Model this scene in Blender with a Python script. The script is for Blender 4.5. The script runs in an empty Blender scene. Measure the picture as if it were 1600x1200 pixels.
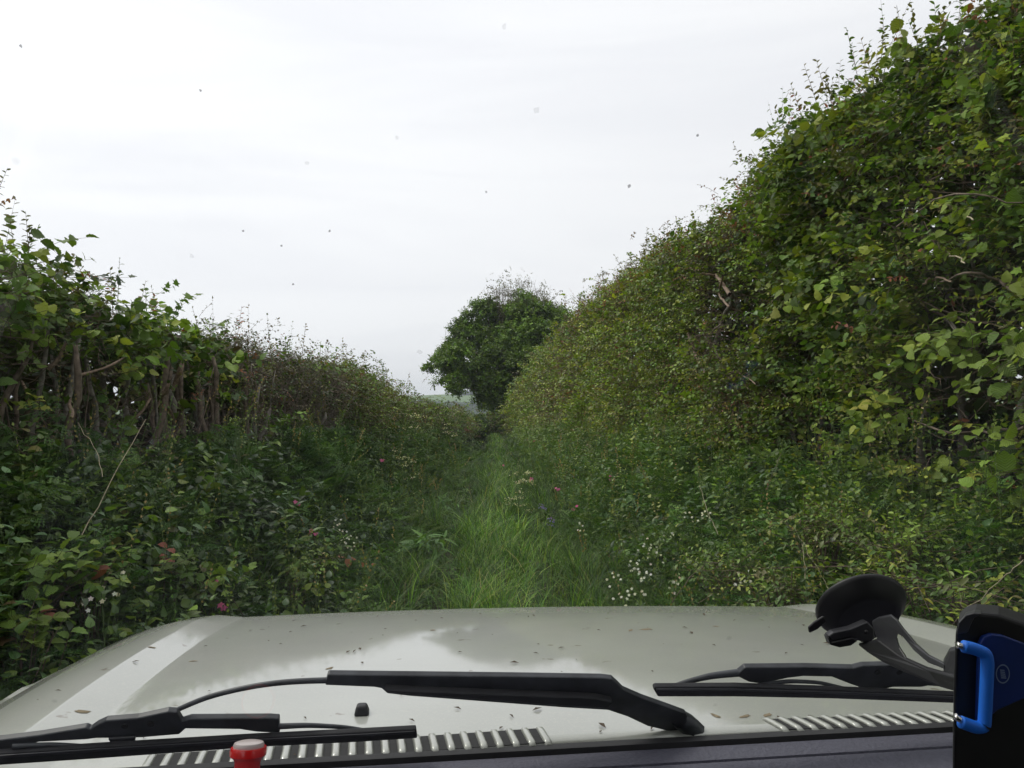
import bpy, bmesh, math, random
import numpy as np
from mathutils import Vector, Matrix

# ------------------------------------------------------------------ camera, sky, sun, exposure
SC = bpy.context.scene
COL = SC.collection
F_PX = 1209.0
PITCH = math.radians(2.13)
CAM_Z = 1.65
cam_d = bpy.data.cameras.new('camera')
cam_d.sensor_width = 36.0
cam_d.lens = 36.0 * F_PX / 1600.0
cam_d.clip_start = 0.02
cam_d.clip_end = 20000
cam = bpy.data.objects.new('camera', cam_d)
COL.objects.link(cam)
cam.location = (0, 0, CAM_Z)
cam.rotation_euler = (math.radians(90) + PITCH, 0, 0)
SC.camera = cam

SUN_EL, SUN_AZ = math.radians(52), math.radians(-62)     # azimuth from +Y, negative = to the left
world = bpy.data.worlds.new("World")
SC.world = world
world.use_nodes = True
wn, wl = world.node_tree.nodes, world.node_tree.links
wn.clear()
wo = wn.new('ShaderNodeOutputWorld')
bg = wn.new('ShaderNodeBackground')
bg.inputs['Strength'].default_value = 0.1
sky = wn.new('ShaderNodeTexSky')
sky.sky_type = 'NISHITA'
sky.sun_disc = False
sky.sun_elevation = SUN_EL
sky.sun_rotation = SUN_AZ
tc = wn.new('ShaderNodeTexCoord')
mp = wn.new('ShaderNodeMapping')
mp.inputs['Scale'].default_value = (.8, 1.6, 6.5)
mp.inputs['Rotation'].default_value = (0.25, 0.5, 0.3)
wl.new(tc.outputs['Generated'], mp.inputs['Vector'])
n1 = wn.new('ShaderNodeTexNoise')
n1.inputs['Scale'].default_value = 1.6
n1.inputs['Detail'].default_value = 7
n1.inputs['Roughness'].default_value = 0.52
n1.inputs['Distortion'].default_value = 0.7
wl.new(mp.outputs[0], n1.inputs['Vector'])
cr = wn.new('ShaderNodeValToRGB')
cr.color_ramp.elements[0].position = 0.33
cr.color_ramp.elements[0].color = (9.45, 9.35, 9.85, 1)
cr.color_ramp.elements[1].position = 0.58
cr.color_ramp.elements[1].color = (10.35, 10.2, 10.55, 1)
wl.new(n1.outputs['Fac'], cr.inputs['Fac'])
# brighter cloud round the hidden sun (upper left)
vm = wn.new('ShaderNodeVectorMath'); vm.operation = 'DOT_PRODUCT'
sd = Vector((math.sin(SUN_AZ) * math.cos(SUN_EL), math.cos(SUN_AZ) * math.cos(SUN_EL), math.sin(SUN_EL)))
vm.inputs[1].default_value = sd
wl.new(tc.outputs['Generated'], vm.inputs[0])
mr = wn.new('ShaderNodeMapRange')
mr.inputs['From Min'].default_value = 0.2
mr.inputs['From Max'].default_value = 1.0
mr.inputs['To Min'].default_value = 1.0
mr.inputs['To Max'].default_value = 1.30
wl.new(vm.outputs['Value'], mr.inputs['Value'])
sc_ = wn.new('ShaderNodeVectorMath'); sc_.operation = 'SCALE'
wl.new(cr.outputs['Color'], sc_.inputs[0])
wl.new(mr.outputs['Result'], sc_.inputs['Scale'])
mx = wn.new('ShaderNodeMixRGB')
mx.inputs['Fac'].default_value = 0.955
wl.new(sky.outputs['Color'], mx.inputs['Color1'])
wl.new(sc_.outputs[0], mx.inputs['Color2'])
wl.new(mx.outputs['Color'], bg.inputs['Color'])
wl.new(bg.outputs[0], wo.inputs['Surface'])

sun_d = bpy.data.lights.new('sun', 'SUN')
sun_d.energy = 1.5
sun_d.angle = math.radians(14)
sun_d.color = (1.0, 0.95, 0.86)
sun = bpy.data.objects.new('sun', sun_d)
COL.objects.link(sun)
sun.rotation_euler = (math.radians(90) - SUN_EL, 0, math.radians(180) - SUN_AZ)
sun.rotation_euler = (-sd).to_track_quat('-Z', 'Y').to_euler()

SC.view_settings.view_transform = 'Standard'
SC.view_settings.look = 'None'
SC.view_settings.exposure = 0.0
SC.view_settings.gamma = 1.0
cy = SC.cycles
cy.max_bounces = 6
cy.diffuse_bounces = 3
cy.glossy_bounces = 3
cy.transmission_bounces = 4
cy.transparent_max_bounces = 8
cy.volume_bounces = 0
cy.use_denoising = True

rs = np.random.RandomState(7)
random.seed(5)

# ------------------------------------------------------------------ helpers
def tag(o, label=None, cat=None, group=None, kind=None):
    if label: o['label'] = label
    if cat: o['category'] = cat
    if group: o['group'] = group
    if kind: o['kind'] = kind
    return o

def empty(name, loc, label, cat, group=None, rz=0.0):
    o = bpy.data.objects.new(name, None)
    o.empty_display_size = 0.1
    COL.objects.link(o)
    o.location = loc
    o.rotation_euler = (0, 0, rz)
    return tag(o, label, cat, group)

def link_mesh(name, me, mat, parent=None):
    o = bpy.data.objects.new(name, me)
    COL.objects.link(o)
    if mat: me.materials.append(mat)
    if parent is not None:
        o.parent = parent
    return o

def mesh_np(name, V, faces_list, mat, parent=None, attrs=None, smooth=False):
    """faces_list: list of int arrays (n,3) or (n,4)."""
    me = bpy.data.meshes.new(name)
    V = np.asarray(V, dtype=np.float32)
    if parent is not None and parent.type == 'EMPTY' and attrs is not None and attrs.get('_world'):
        V = V - np.array(parent.location, dtype=np.float32)
    me.vertices.add(len(V))
    me.vertices.foreach_set('co', V.ravel())
    loops, starts, tot = [], [], 0
    for F in faces_list:
        F = np.asarray(F, dtype=np.int32)
        if len(F) == 0: continue
        k = F.shape[1]
        loops.append(F.ravel())
        starts.append(tot + np.arange(len(F), dtype=np.int32) * k)
        tot += F.size
    loops = np.concatenate(loops); starts = np.concatenate(starts)
    me.loops.add(len(loops))
    me.loops.foreach_set('vertex_index', loops)
    me.polygons.add(len(starts))
    me.polygons.foreach_set('loop_start', starts)
    if smooth:
        me.polygons.foreach_set('use_smooth', np.ones(len(starts), dtype=bool))
    me.update(calc_edges=True)
    if attrs:
        if 'col' in attrs:
            a = me.color_attributes.new('leafcol', 'FLOAT_COLOR', 'POINT')
            c = np.ones((len(V), 4), dtype=np.float32); c[:, :3] = attrs['col']
            a.data.foreach_set('color', c.ravel())
        if 'lc' in attrs:
            a = me.attributes.new('lc', 'FLOAT_VECTOR', 'POINT')
            a.data.foreach_set('vector', np.asarray(attrs['lc'], dtype=np.float32).ravel())
    return link_mesh(name, me, mat, parent)

def nrm(a):
    return a / (np.linalg.norm(a, axis=-1, keepdims=True) + 1e-9)

def nz(x, y, z=0.0, seed=0, f=1.0):
    r = np.random.RandomState(seed + 100)
    s = 0.0
    for k in range(6):
        d = r.normal(size=3); d /= np.linalg.norm(d)
        fr = f * (0.7 + 0.45 * k)
        s = s + np.sin((x * d[0] + y * d[1] + z * d[2]) * fr * 2 * math.pi + r.rand() * 6.28) / (1 + 0.35 * k)
    return s / 2.6

def pixdir(x, y):
    u, w = (x - 800) / F_PX, (600 - y) / F_PX
    c, s = math.cos(PITCH), math.sin(PITCH)
    return np.array([u, c - w * s, s + w * c])

def pixat(x, y, Y):
    d = pixdir(x, y)
    return np.array([0, 0, CAM_Z]) + d * (Y / d[1])

# ------------------------------------------------------------------ materials
def new_mat(name):
    m = bpy.data.materials.new(name)
    m.use_nodes = True
    nt = m.node_tree
    for n in list(nt.nodes): nt.nodes.remove(n)
    out = nt.nodes.new('ShaderNodeOutputMaterial')
    return m, nt, out

def simple(name, col, rough=0.6, metal=0.0, spec=0.5, noise=0.0, nscale=20.0, bump=0.0, coat=0.0, sheen=0.0):
    m, nt, out = new_mat(name)
    b = nt.nodes.new('ShaderNodeBsdfPrincipled')
    b.inputs['Base Color'].default_value = (*col, 1)
    b.inputs['Roughness'].default_value = rough
    b.inputs['Metallic'].default_value = metal
    b.inputs['Specular IOR Level'].default_value = spec
    b.inputs['Coat Weight'].default_value = coat
    if noise > 0 or bump > 0:
        t = nt.nodes.new('ShaderNodeTexCoord')
        n = nt.nodes.new('ShaderNodeTexNoise')
        n.inputs['Scale'].default_value = nscale
        n.inputs['Detail'].default_value = 5
        nt.links.new(t.outputs['Object'], n.inputs['Vector'])
        if noise > 0:
            r = nt.nodes.new('ShaderNodeValToRGB')
            r.color_ramp.elements[0].position = 0.3
            r.color_ramp.elements[1].position = 0.7
            r.color_ramp.elements[0].color = (*[c * (1 - noise) for c in col], 1)
            r.color_ramp.elements[1].color = (*[min(1, c * (1 + noise)) for c in col], 1)
            nt.links.new(n.outputs['Fac'], r.inputs['Fac'])
            nt.links.new(r.outputs['Color'], b.inputs['Base Color'])
        if bump > 0:
            bp = nt.nodes.new('ShaderNodeBump')
            bp.inputs['Strength'].default_value = bump
            bp.inputs['Distance'].default_value = 0.01
            nt.links.new(n.outputs['Fac'], bp.inputs['Height'])
            nt.links.new(bp.outputs['Normal'], b.inputs['Normal'])
    nt.links.new(b.outputs[0], out.inputs['Surface'])
    return m

def leaf_material(name, rough=0.42, trans=0.22, veins=False, spec=0.35):
    m, nt, out = new_mat(name)
    at = nt.nodes.new('ShaderNodeAttribute'); at.attribute_name = 'leafcol'
    b = nt.nodes.new('ShaderNodeBsdfPrincipled')
    b.inputs['Roughness'].default_value = rough
    b.inputs['Specular IOR Level'].default_value = spec
    tr = nt.nodes.new('ShaderNodeBsdfTranslucent')
    mixc = nt.nodes.new('ShaderNodeMixRGB'); mixc.blend_type = 'MULTIPLY'
    mixc.inputs['Fac'].default_value = 1
    mixc.inputs['Color2'].default_value = (1.5, 1.6, 0.7, 1)
    ms = nt.nodes.new('ShaderNodeMixShader'); ms.inputs['Fac'].default_value = trans
    src = at.outputs['Color']
    if veins:
        lc = nt.nodes.new('ShaderNodeAttribute'); lc.attribute_name = 'lc'
        sp = nt.nodes.new('ShaderNodeSeparateXYZ')
        nt.links.new(lc.outputs['Vector'], sp.inputs[0])
        ab = nt.nodes.new('ShaderNodeMath'); ab.operation = 'ABSOLUTE'
        nt.links.new(sp.outputs['X'], ab.inputs[0])
        m1 = nt.nodes.new('ShaderNodeMath'); m1.operation = 'MULTIPLY_ADD'
        nt.links.new(ab.outputs[0], m1.inputs[0]); m1.inputs[1].default_value = -0.75
        nt.links.new(sp.outputs['Y'], m1.inputs[2])
        m2 = nt.nodes.new('ShaderNodeMath'); m2.operation = 'MULTIPLY'
        nt.links.new(m1.outputs[0], m2.inputs[0]); m2.inputs[1].default_value = 2 * math.pi * 8
        si = nt.nodes.new('ShaderNodeMath'); si.operation = 'SINE'
        nt.links.new(m2.outputs[0], si.inputs[0])
        bp = nt.nodes.new('ShaderNodeBump'); bp.inputs['Strength'].default_value = 0.55
        bp.inputs['Distance'].default_value = 0.0022
        nt.links.new(si.outputs[0], bp.inputs['Height'])
        nt.links.new(bp.outputs[0], b.inputs['Normal'])
        rr = nt.nodes.new('ShaderNodeMapRange')
        rr.inputs['From Min'].default_value = 0.7; rr.inputs['From Max'].default_value = 1.0
        rr.inputs['To Min'].default_value = 1.0; rr.inputs['To Max'].default_value = 1.35
        nt.links.new(si.outputs[0], rr.inputs['Value'])
        mv = nt.nodes.new('ShaderNodeVectorMath'); mv.operation = 'SCALE'
        nt.links.new(at.outputs['Color'], mv.inputs[0]); nt.links.new(rr.outputs[0], mv.inputs['Scale'])
        src = mv.outputs[0]
    nt.links.new(src, b.inputs['Base Color'])
    nt.links.new(src, mixc.inputs['Color1'])
    nt.links.new(mixc.outputs[0], tr.inputs['Color'])
    nt.links.new(b.outputs[0], ms.inputs[1]); nt.links.new(tr.outputs[0], ms.inputs[2])
    nt.links.new(ms.outputs[0], out.inputs['Surface'])
    return m

M_LEAF = leaf_material('leaf')
M_LEAFV = leaf_material('veined_leaf', veins=True, rough=0.5)
M_GRASS = leaf_material('grass_blade', rough=0.5, trans=0.3)
M_PETAL = leaf_material('petal', rough=0.6, trans=0.3)
M_BARK = simple('bark', (0.15, 0.115, 0.085), 0.9, noise=0.5, nscale=25, bump=0.8)
M_BARKG = simple('grey_bark', (0.21, 0.19, 0.16), 0.9, noise=0.45, nscale=30, bump=0.6)
M_SPLIT = simple('split_wood', (0.24, 0.17, 0.12), 0.85, noise=0.4, nscale=60, bump=0.6)
M_TWIG = simple('twig', (0.14, 0.10, 0.075), 0.9, noise=0.35, nscale=9)
M_STRAW = simple('dry_stem', (0.42, 0.36, 0.24), 0.8, noise=0.2, nscale=30)
M_STEM = simple('green_stem', (0.11, 0.17, 0.05), 0.7, noise=0.2, nscale=30)

# ------------------------------------------------------------------ leaf shapes
def strip_leaf(t, w, fold=0.28, droop=0.3, wav=0.0):
    """a leaf in its own plane: stem at the origin, tip at y=1; returns verts, tris, quads"""
    V, T, Q = [(0, 0, 0)], [], []
    n = len(t)
    idx = []
    for k in range(1, n - 1):
        i = len(V)
        z = -droop * t[k] ** 2
        e = fold * w[k] + wav * math.sin(k * 2.1)
        V += [(-w[k], t[k] - 0.02, z + e), (0, t[k], z), (w[k], t[k] - 0.02, z + e)]
        idx.append(i)
    V.append((0, 1, -droop)); e = len(V) - 1
    a = idx[0]
    T += [(0, a + 1, a), (0, a + 2, a + 1)]
    for p, q in zip(idx[:-1], idx[1:]):
        Q += [(p, p + 1, q + 1, q), (p + 1, p + 2, q + 2, q + 1)]
    b = idx[-1]
    T += [(b, b + 1, e), (b + 1, b + 2, e)]
    return np.array(V, float), np.array(T), np.array(Q).reshape(-1, 4)

TP = {}
TP['hazel'] = strip_leaf([0, .06, .16, .24, .36, .44, .56, .64, .76, .83, .92, 1], [0, .22, .38, .35, .46, .40, .45, .35, .33, .19, .13, 0], .26, .30, .02)
TP['haw'] = strip_leaf([0, .14, .30, .40, .56, .66, .80, .88, 1], [0, .08, .38, .20, .44, .24, .32, .16, 0], .30, .15)
TP['oval'] = strip_leaf([0, .2, .5, .8, 1], [0, .17, .25, .17, 0], .35, .2)
TP['round'] = strip_leaf([0, .18, .5, .8, 1], [0, .36, .45, .28, 0], .25, .25)
TP['nettle'] = strip_leaf([0, .08, .2, .28, .42, .5, .64, .72, 1], [0, .22, .29, .25, .27, .21, .20, .13, 0], .35, .3)
TP['long'] = strip_leaf([0, .2, .5, .8, 1], [0, .09, .12, .08, 0], .4, .5)
TP['dia'] = (np.array([(0, 0, 0), (-.32, .5, .08), (.32, .5, .08), (0, 1, -.12)]), np.array([(0, 3, 1), (0, 2, 3)]), np.zeros((0, 4), int))

def maple():
    V = [(0, 0, 0)]; 
    pts = [(-.18, .05), (-.5, .02), (-.32, .28), (-.6, .55), (-.27, .55), (-.22, .7), (0, 1), (.22, .7), (.27, .55), (.6, .55), (.32, .28), (.5, .02), (.18, .05)]
    V.append((0, .4, -.04))
    for x, y in pts: V.append((x, y, .10 * abs(x) - .25 * y * y))
    T = []
    n = len(pts)
    for k in range(n - 1): T.append((1, 2 + k + 1, 2 + k))
    T.append((1, 2, 0)); T.append((1, 0, 2 + n - 1))
    return np.array(V, float), np.array(T), np.zeros((0, 4), int)
TP['maple'] = maple()

def fern():
    """a divided cow parsley frond, many small leaflets along a rachis"""
    V, T = [], []
    def lf(x, y, dx, dy, s, z):
        i = len(V); px, py = -dy, dx
        V.extend([(x, y, z), (x + dx * s * .5 + px * s * .24, y + dy * s * .5 + py * s * .28, z + .02),
                  (x + dx * s * .5 - px * s * .24, y + dy * s * .5 - py * s * .28, z + .02), (x + dx * s, y + dy * s, z - .02)])
        T.extend([(i, i + 3, i + 1), (i, i + 2, i + 3)])
    for k in range(5):
        y = .2 + k * .17; L = .5 * (1 - k / 5.5)
        for s in (-1, 1):
            for j in range(3 if k < 3 else 2):
                q = (j + 1) / 3
                x = s * L * q; yy = y + .15 * q * L
                for d in ((s * .9, .4), (s * .3, .95), (s * .5, -.8)):
                    lf(x * .85, yy, d[0], d[1], (.125 - .03 * (k > 2)) * (1.15 - .5 * q), -.25 * yy * yy - .06 * q)
    lf(0, .88, 0, 1, .12, -.22)
    i = len(V); V.extend([(-.012, 0, 0), (.012, 0, 0), (0, .95, -.24)]); T.append((i, i + 1, i + 2))
    return np.array(V, float), np.array(T), np.zeros((0, 4), int)
TP['fern'] = fern()

UPV = np.array([0, 0, 1.0])

class Foliage:
    def __init__(s):
        s.V, s.C, s.L, s.T, s.Q, s.n = [], [], [], [], [], 0
    def add(s, kind, P, D, N, size, col, wfac=1.0):
        P = np.asarray(P, float)
        if len(P) == 0: return
        tv, tt, tq = TP[kind]
        Y = nrm(D)
        X = nrm(np.cross(Y, N)); Z = np.cross(X, Y)
        size = np.broadcast_to(np.asarray(size, float), (len(P),))
        wf = np.broadcast_to(np.asarray(wfac, float), (len(P),))
        M = len(tv)
        V = (P[:, None, :] + size[:, None, None] * (tv[None, :, 0:1] * wf[:, None, None] * X[:, None, :] + tv[None, :, 1:2] * Y[:, None, :] + tv[None, :, 2:3] * Z[:, None, :]))
        s.V.append(V.reshape(-1, 3).astype(np.float32))
        s.C.append(np.repeat(np.asarray(col, np.float32), M, axis=0))
        s.L.append(np.tile(tv.astype(np.float32), (len(P), 1)))
        off = s.n + np.arange(len(P))[:, None, None] * M
        s.T.append((tt[None] + off).reshape(-1, 3))
        if len(tq): s.Q.append((tq[None] + off).reshape(-1, 4))
        s.n += M * len(P)
    def build(s, name, mat, parent=None):
        V = np.concatenate(s.V)
        if parent is not None:
            V = V - np.array(parent.location, dtype=np.float32)
        F = [np.concatenate(s.T)]
        if s.Q: F.append(np.concatenate(s.Q))
        return mesh_np(name, V, F, mat, parent, {'col': np.concatenate(s.C), 'lc': np.concatenate(s.L)})

class Tubes:
    """thin three or more sided tubes, all vectorised for equal point counts"""
    def __init__(s): s.V, s.F, s.n = [], [], 0
    def add(s, pts, rad, sides=3):
        pts = np.asarray(pts, float)                     # (N,K,3)
        N, K, _ = pts.shape
        rad = np.broadcast_to(np.asarray(rad, float), (N, K))
        d = np.gradient(pts, axis=1); d = nrm(d)
        ref = np.where(np.abs(d[..., 2:3]) > .9, np.array([1., 0, 0]), UPV)
        a = nrm(np.cross(d, ref)); b = np.cross(d, a)
        th = np.arange(sides) * 2 * math.pi / sides
        ring = a[:, :, None, :] * np.cos(th)[None, None, :, None] + b[:, :, None, :] * np.sin(th)[None, None, :, None]
        V = pts[:, :, None, :] + ring * rad[:, :, None, None]
        base = s.n + np.arange(N)[:, None, None] * K * sides
        k = np.arange(K - 1)[None, :, None] * sides
        j = np.arange(sides)[None, None, :]
        j2 = (j + 1) % sides
        F = np.stack([base + k + j, base + k + j2, base + k + sides + j2, base + k + sides + j], -1).reshape(-1, 4)
        s.V.append(V.reshape(-1, 3)); s.F.append(F); s.n += N * K * sides
    def build(s, name, mat, parent=None, smooth=True):
        V = np.concatenate(s.V)
        if parent is not None: V = V - np.array(parent.location)
        return mesh_np(name, V, [np.concatenate(s.F)], mat, parent, smooth=smooth)

def palette(cols, wts, n, jit=0.16, rng=rs):
    cols = np.array(cols, float); wts = np.array(wts, float) / sum(wts)
    c = cols[rng.choice(len(cols), n, p=wts)]
    c = c * np.array([1.14, 1.02, .86]) * (1 + jit * rng.normal(size=(n, 1))) * (1 + 0.06 * rng.normal(size=(n, 3)))
    return np.clip(c, 0.008, 0.8)

def sprays(fol, tw, P, D, L, K, size, kind, col, rng=rs, droop=0.25, updom=0.75, twr=0.0018, splay=0.85, start=0.15, wfac=1.0):
    """leafy shoots: K leaves alternating along each curved twig"""
    n = len(P)
    D = nrm(D)
    L = np.broadcast_to(np.asarray(L, float), (n,))[:, None]
    size = np.broadcast_to(np.asarray(size, float), (n,))
    side = nrm(np.cross(D, nrm(UPV + 0.5 * rng.normal(size=(n, 3)))))
    perp = np.cross(side, D)
    for k in range(K):
        t = start + (1 - start) * (k + rng.rand(n, 1) * .6) / K
        p = P + D * L * t + UPV * (-droop * L * t * t)
        sg = 1 if k % 2 else -1
        d = D * (0.5 + 0.5 * (k == K - 1)) + side * sg * splay + perp * 0.3 * rng.normal(size=(n, 1)) + 0.25 * rng.normal(size=(n, 3)) - UPV * 0.12
        N = UPV * updom + D * 0.35 + 0.38 * rng.normal(size=(n, 3))
        s = size * (0.75 + 0.5 * rng.rand(n)) * (1.0 - 0.35 * (k / K))
        fol.add(kind, p, d, N, s, np.clip(col * (1 + .08 * rng.normal(size=(n, 1))), .005, .9), wfac)
    if tw is not None:
        ts = np.array([0, .5, 1.0])
        pts = P[:, None, :] + D[:, None, :] * (L[:, :, None] * ts[None, :, None]) - UPV * (droop * L[:, :, None] * ts[None, :, None] ** 2)
        tw.add(pts, np.array([[1.0, .8, .4]]) * twr * np.ones((n, 1)))

# ------------------------------------------------------------------ the lie of the lane
def ip(y, xs, vs): return np.interp(y, xs, vs)
def lane_c(Y): return np.where(Y > 0, -0.1 - 0.022 * Y, -0.1)
def face_l(Y): return ip(Y, [-8, 2, 22, 30, 45, 60], [-2.6, -2.6, -2.62, -2.6, -2.25, -2.2])
def face_r(Y): return ip(Y, [-8, 0, 6, 40, 50, 62], [2.55, 2.6, 2.48, 1.55, .8, -.6])
def bank_l(Y): return ip(Y, [0, 10, 25, 45, 60], [1.1, 1.1, .95, .6, .5])
def bank_r(Y): return ip(Y, [0, 10, 25, 45, 60], [0.95, 1.0, .95, .8, .6])
def top_l(Y): return ip(Y, [-8, 2, 4, 7, 10, 15.7, 19, 22, 30, 45, 60], [2.7, 2.75, 2.62, 2.46, 2.42, 2.42, 2.24, 1.9, 1.66, 1.34, 1.3])
def top_r(Y): return ip(Y, [-8, 3.9, 4.9, 6.6, 9.2, 13, 19.6, 30, 44, 50, 56, 62], [3.75, 3.92, 4.22, 4.36, 4.2, 4.45, 4.75, 5.0, 4.9, 4.3, 3.4, 1.9])

def gz(x, y):
    x = np.asarray(x, float); y = np.asarray(y, float)
    c = lane_c(y)
    hw = 1.05
    fl, fr = face_l(y), face_r(y)
    tl = np.clip((c - hw - x) / np.maximum(c - hw - fl, .3), 0, 1)
    tr = np.clip((x - c - hw) / np.maximum(fr - c - hw, .3), 0, 1)
    s = lambda t: t * t * (3 - 2 * t)
    z = bank_l(y) * s(tl) + bank_r(y) * s(tr)
    far = np.clip((np.abs(x) - 3) / 6, 0, 1)
    z = z + 0.04 * nz(x, y, 0, 3, .8) * (1 - far)
    # the worn wheel ruts
    for o, w in ((-0.42, .16), (0.62, .16)):
        z = z - 0.07 * np.exp(-((x - c - o) / w) ** 2)
    # beyond the end of the lane the ground levels, then falls to the valley and climbs the hill
    e = np.clip((y - 58) / 10, 0, 1); e = s(e)
    z = z * (1 - e) + 0.45 * e
    v = s(np.clip((y - 110) / 250, 0, 1)) * -14
    return z + v

def hillz(x, y):
    r = np.clip((y - 700) / 820, 0, 1)
    s = r * r * (3 - 2 * r)
    ridge = 53 + 0.035 * x + 5 * np.sin(x / 260.0 + 1.2)
    return -14 + s * ridge - np.clip((y - 1560) / 900, 0, 1) ** 2 * 30 + 1.2 * nz(x, y, 0, 11, 1 / 180.0)

def grid_mesh(name, xs, ys, zf, mat):
    X, Y = np.meshgrid(xs, ys)
    Z = zf(X, Y)
    V = np.stack([X, Y, Z], -1).reshape(-1, 3)
    nx, ny = len(xs), len(ys)
    i = np.arange(ny - 1)[:, None] * nx + np.arange(nx - 1)[None, :]
    F = np.stack([i, i + 1, i + nx + 1, i + nx], -1).reshape(-1, 4)
    return mesh_np(name, V, [F], mat, smooth=True)

def ground_mat():
    m, nt, out = new_mat('ground')
    b = nt.nodes.new('ShaderNodeBsdfPrincipled'); b.inputs['Roughness'].default_value = 0.95
    b.inputs['Specular IOR Level'].default_value = 0.1
    g = nt.nodes.new('ShaderNodeNewGeometry')
    n = nt.nodes.new('ShaderNodeTexNoise'); n.inputs['Scale'].default_value = 3.0; n.inputs['Detail'].default_value = 8
    nt.links.new(g.outputs['Position'], n.inputs['Vector'])
    r = nt.nodes.new('ShaderNodeValToRGB')
    r.color_ramp.elements[0].position = .35; r.color_ramp.elements[0].color = (.035, .028, .018, 1)
    r.color_ramp.elements[1].position = .6; r.color_ramp.elements[1].color = (.04, .065, .02, 1)
    nt.links.new(n.outputs['Fac'], r.inputs['Fac']); nt.links.new(r.outputs[0], b.inputs['Base Color'])
    bp = nt.nodes.new('ShaderNodeBump'); bp.inputs['Distance'].default_value = .05
    nt.links.new(n.outputs['Fac'], bp.inputs['Height']); nt.links.new(bp.outputs[0], b.inputs['Normal'])
    nt.links.new(b.outputs[0], out.inputs['Surface'])
    return m

def hill_mat():
    m, nt, out = new_mat('hill_pasture')
    b = nt.nodes.new('ShaderNodeBsdfPrincipled'); b.inputs['Roughness'].default_value = 0.95
    b.inputs['Specular IOR Level'].default_value = 0.1
    g = nt.nodes.new('ShaderNodeNewGeometry')
    n = nt.nodes.new('ShaderNodeTexNoise'); n.inputs['Scale'].default_value = .012; n.inputs['Detail'].default_value = 6
    nt.links.new(g.outputs['Position'], n.inputs['Vector'])
    r = nt.nodes.new('ShaderNodeValToRGB')
    r.color_ramp.elements[0].position = .4; r.color_ramp.elements[0].color = (.10, .17, .045, 1)
    r.color_ramp.elements[1].position = .6; r.color_ramp.elements[1].color = (.14, .21, .06, 1)
    nt.links.new(n.outputs['Fac'], r.inputs['Fac']); nt.links.new(r.outputs[0], b.inputs['Base Color'])
    nt.links.new(b.outputs[0], out.inputs['Surface'])
    return m

def axis(vals): return np.array(sorted(set(np.round(vals, 4))))
xs = axis(list(np.arange(-6, 6.01, .12)) + list(-6 - np.cumsum(.15 * 1.17 ** np.arange(1, 52))) + list(6 + np.cumsum(.15 * 1.17 ** np.arange(1, 52))))
ys = axis(list(np.arange(-8, 70, .3)) + list(np.arange(70, 140, 4)) + list(np.arange(140, 720, 20)) + list(-8 - np.cumsum(.5 * 1.2 ** np.arange(1, 36))))
ground = grid_mesh('ground', xs, ys, gz, ground_mat())
tag(ground, kind='structure')
hill = grid_mesh('hill', np.linspace(-3000, 3000, 121), np.arange(690, 2500, 20), hillz, hill_mat())
tag(hill, kind='structure')

# ------------------------------------------------------------------ far wood on the hill
def lumps(name, P, R, mat, seed, cols, parent=None):
    rng = np.random.RandomState(seed)
    fo = Foliage()
    for a in range(34):
        d = nrm(rng.normal(size=(len(P), 3)) * np.array([1, 1, .8])); d[:, 2] = np.abs(d[:, 2]) * 1.0 - .15
        q = P + d * R[:, None] * (0.75 + .3 * rng.rand(len(P), 1)) + UPV * R[:, None] * .6
        fo.add('dia', q, nrm(rng.normal(size=(len(P), 3))), d + .5 * rng.normal(size=(len(P), 3)), R * (.75 + .4 * rng.rand(len(P))), palette(cols[0], cols[1], len(P), .15, rng), 1.3)
    return fo.build(name, mat, parent)
rng = np.random.RandomState(31)
n = 9000
hx = rng.uniform(-420, 160, n); hy = rng.uniform(745, 1150, n)
keep = hy < 1085 + 14 * np.sin(hx / 40) - 0.35 * (hx + 120)
hx, hy = hx[keep], hy[keep]
P = np.stack([hx, hy, hillz(hx, hy)], -1)
wood = lumps('hillside_wood', P, rng.uniform(3.2, 5.5, len(P)), M_LEAF, 5, ([(.035, .075, .03), (.05, .10, .035), (.028, .055, .03)], [2, 1, 2]))
tag(wood, 'hazy blue green woodland covering the lower slope of the distant hill', 'woodland', kind='stuff')
hx = rng.normal(-84, 8, 30); hy = rng.normal(1330, 12, 30)
P = np.stack([hx, hy, hillz(hx, hy)], -1)
cop = lumps('hilltop_copse', P, rng.uniform(3.5, 5, 30), M_LEAF, 6, ([(.03, .06, .025)], [1]))
tag(cop, 'small dark copse standing alone in the pale field near the hill crest', 'copse', kind='stuff')

# ------------------------------------------------------------------ hedges
G_DARK, G_MID, G_LIT, G_YEL = (.034, .075, .018), (.082, .158, .026), (.155, .255, .040), (.24, .31, .052)
G_OLI, RED, BRN, GREY = (.12, .13, .045), (.24, .10, .06), (.16, .12, .07), (.10, .12, .08)

def sgn(side): return -1.0 if side == 'L' else 1.0
def geom(side): return (face_l, bank_l, top_l) if side == 'L' else (face_r, bank_r, top_r)

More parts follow.
